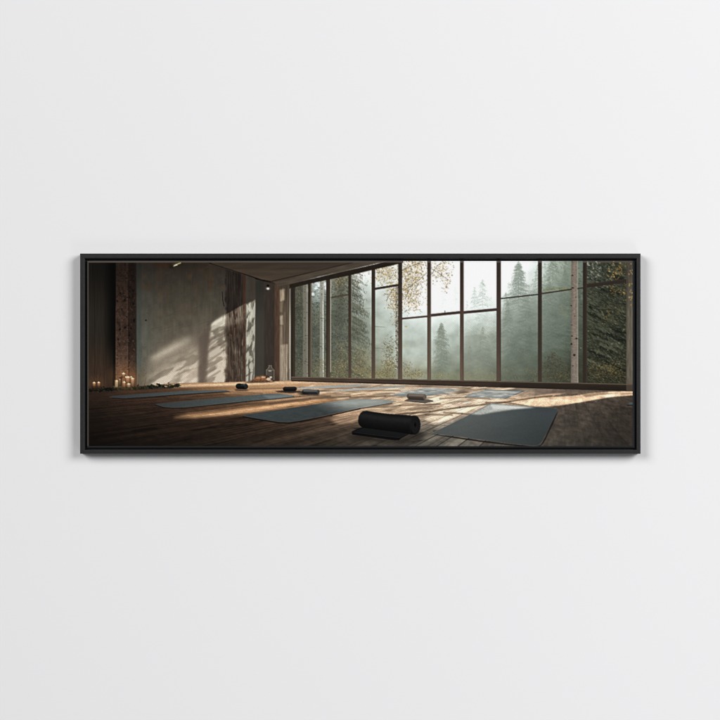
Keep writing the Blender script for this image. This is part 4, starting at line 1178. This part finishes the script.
def ink_mesh():
    img = paint()
    H, W, _ = img.shape
    img = img.reshape(H // 2, 2, W // 2, 2, 3).mean((1, 3))
    lin = img / 255.
    lin = np.where(lin <= .04045, lin / 12.92, ((lin + .055) / 1.055) ** 2.4)
    step = .5
    R = .0048                             # rounding of the wrapped edge
    xs = np.arange(CA[0], CA[2] + 1e-6, step); xs = np.linspace(CA[0], CA[2], len(xs))
    ys = np.arange(CA[1], CA[3] + 1e-6, step); ys = np.linspace(CA[1], CA[3], len(ys))
    # extra rings that run down the sides
    back = [.002, .004, .006]
    xs_all = np.concatenate([[xs[0]] * 3, xs, [xs[-1]] * 3])
    ys_all = np.concatenate([[ys[0]] * 3, ys, [ys[-1]] * 3])
    nx, ny = len(xs_all), len(ys_all)
    GX, GY = np.meshgrid(xs_all, ys_all)
    ex = np.zeros(nx); ex[:3] = back[::-1]; ex[-3:] = back
    ey = np.zeros(ny); ey[:3] = back[::-1]; ey[-3:] = back
    EX, EY = np.meshgrid(ex, ey)

    def drop(d):                          # distance in from the edge (m) -> setback of the round
        t = np.clip(1 - d / R, 0, 1)
        return R * .62 * (1 - np.sqrt(np.clip(1 - t * t, 0, 1)))
    dl = (GX - CA[0]) * U; dr = (CA[2] - GX) * U; dt = (GY - CA[1]) * U; db = (CA[3] - GY) * U
    setb = np.maximum(np.maximum(drop(dl), drop(dr)), np.maximum(drop(dt), drop(db)))
    setb = setb + np.maximum(EX, EY)
    vx = (GX - 360) * U - ox
    vz = (360 - GY) * U - oz
    vy = -(CF - setb)
    co_ = np.stack([vx, vy, vz], -1).reshape(-1, 3).astype(np.float32)
    # ink
    fx = np.clip((GX - X0) * 2 - .5, 0, img.shape[1] - 1.001); fy = np.clip((GY - Y0) * 2 - .5, 0, img.shape[0] - 1.001)
    i, j = fy.astype(int), fx.astype(int)
    ty, tx = (fy - i)[..., None], (fx - j)[..., None]
    c = (lin[i, j] * (1 - tx) + lin[i, j + 1] * tx) * (1 - ty) + (lin[i + 1, j] * (1 - tx) + lin[i + 1, j + 1] * tx) * ty
    # light painted into the wrap's colour: lit top and left, shaded right and bottom
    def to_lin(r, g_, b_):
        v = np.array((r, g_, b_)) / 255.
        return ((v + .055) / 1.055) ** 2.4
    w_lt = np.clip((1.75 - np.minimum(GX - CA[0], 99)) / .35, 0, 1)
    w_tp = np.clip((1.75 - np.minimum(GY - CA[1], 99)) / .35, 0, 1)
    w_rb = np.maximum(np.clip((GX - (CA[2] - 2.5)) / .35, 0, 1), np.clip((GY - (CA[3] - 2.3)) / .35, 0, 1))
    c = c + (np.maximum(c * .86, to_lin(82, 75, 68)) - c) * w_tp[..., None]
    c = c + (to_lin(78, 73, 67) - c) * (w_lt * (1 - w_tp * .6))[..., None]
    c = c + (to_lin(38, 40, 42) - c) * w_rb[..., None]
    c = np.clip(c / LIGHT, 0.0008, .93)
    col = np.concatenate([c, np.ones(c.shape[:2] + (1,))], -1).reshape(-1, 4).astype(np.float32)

    idx = np.arange(nx * ny).reshape(ny, nx)
    f = np.stack([idx[:-1, :-1], idx[1:, :-1], idx[1:, 1:], idx[:-1, 1:]], -1).reshape(-1, 4)
    me = bpy.data.meshes.new('print')
    me.vertices.add(len(co_)); me.vertices.foreach_set('co', co_.ravel())
    nf = len(f)
    me.loops.add(nf * 4); me.loops.foreach_set('vertex_index', f.ravel().astype(np.int32))
    me.polygons.add(nf); me.polygons.foreach_set('loop_start', np.arange(0, nf * 4, 4, dtype=np.int32))
    me.update(calc_edges=True)
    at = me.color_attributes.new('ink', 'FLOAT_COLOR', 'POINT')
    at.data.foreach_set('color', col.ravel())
    me.polygons.foreach_set('use_smooth', np.ones(nf, bool))
    me.validate()
    return me


prn = add_obj('print', ink_mesh(), print_material(), canvas)
prn['label'] = 'panoramic picture of a dim yoga studio with rolled mats and tall windows onto a misty forest'


# ---- lamps: two big soft boxes high on either side, an added weak fill low on the right, shaping the wall's gradient
def area(name, loc, size, power, col=(1, 1, 1), target=(0, 0, 0)):
    l = bpy.data.lights.new(name, 'AREA')
    l.shape = 'DISK'
    l.size = size; l.energy = power; l.color = col
    o = bpy.data.objects.new(name, l)
    C.objects.link(o)
    o.location = loc
    import mathutils
    d = mathutils.Vector(target) - mathutils.Vector(loc)
    o.rotation_euler = d.to_track_quat('-Z', 'Y').to_euler()
    return o


area('soft_box_right', (9.2, -9.2, 4.9), 7.6, 1435, (1.0, .998, .996))
area('soft_box_left', (-24, -25, 14.5), 20, 8500, (1.0, .998, .996))
area('low_fill', (3.0, -4.2, -5.0), 2.4, 44, (.97, .985, 1.0), (.6, 0, -.5))

w = bpy.data.worlds.new('World'); scene.world = w
w.use_nodes = True
bg = w.node_tree.nodes['Background']
bg.inputs[0].default_value = (.97, .985, 1.0, 1)
bg.inputs[1].default_value = .08

# ---- camera
cam = bpy.data.cameras.new('camera')
cam.lens = 100; cam.sensor_width = 36; cam.sensor_fit = 'HORIZONTAL'
cam.clip_start = .05; cam.clip_end = 100
co_ = bpy.data.objects.new('camera', cam)
C.objects.link(co_)
co_.location = (0, -DIST, 0)
co_.rotation_euler = (math.pi / 2, 0, 0)
scene.camera = co_
scene.render.resolution_x = 1024; scene.render.resolution_y = 1024
vs = scene.view_settings
vs.view_transform = 'Standard'; vs.look = 'None'; vs.exposure = 0; vs.gamma = 1
vs.use_curve_mapping = False
scene.cycles.max_bounces = 6
scene.cycles.pixel_filter_type = 'BLACKMAN_HARRIS'
scene.cycles.filter_width = 1.0
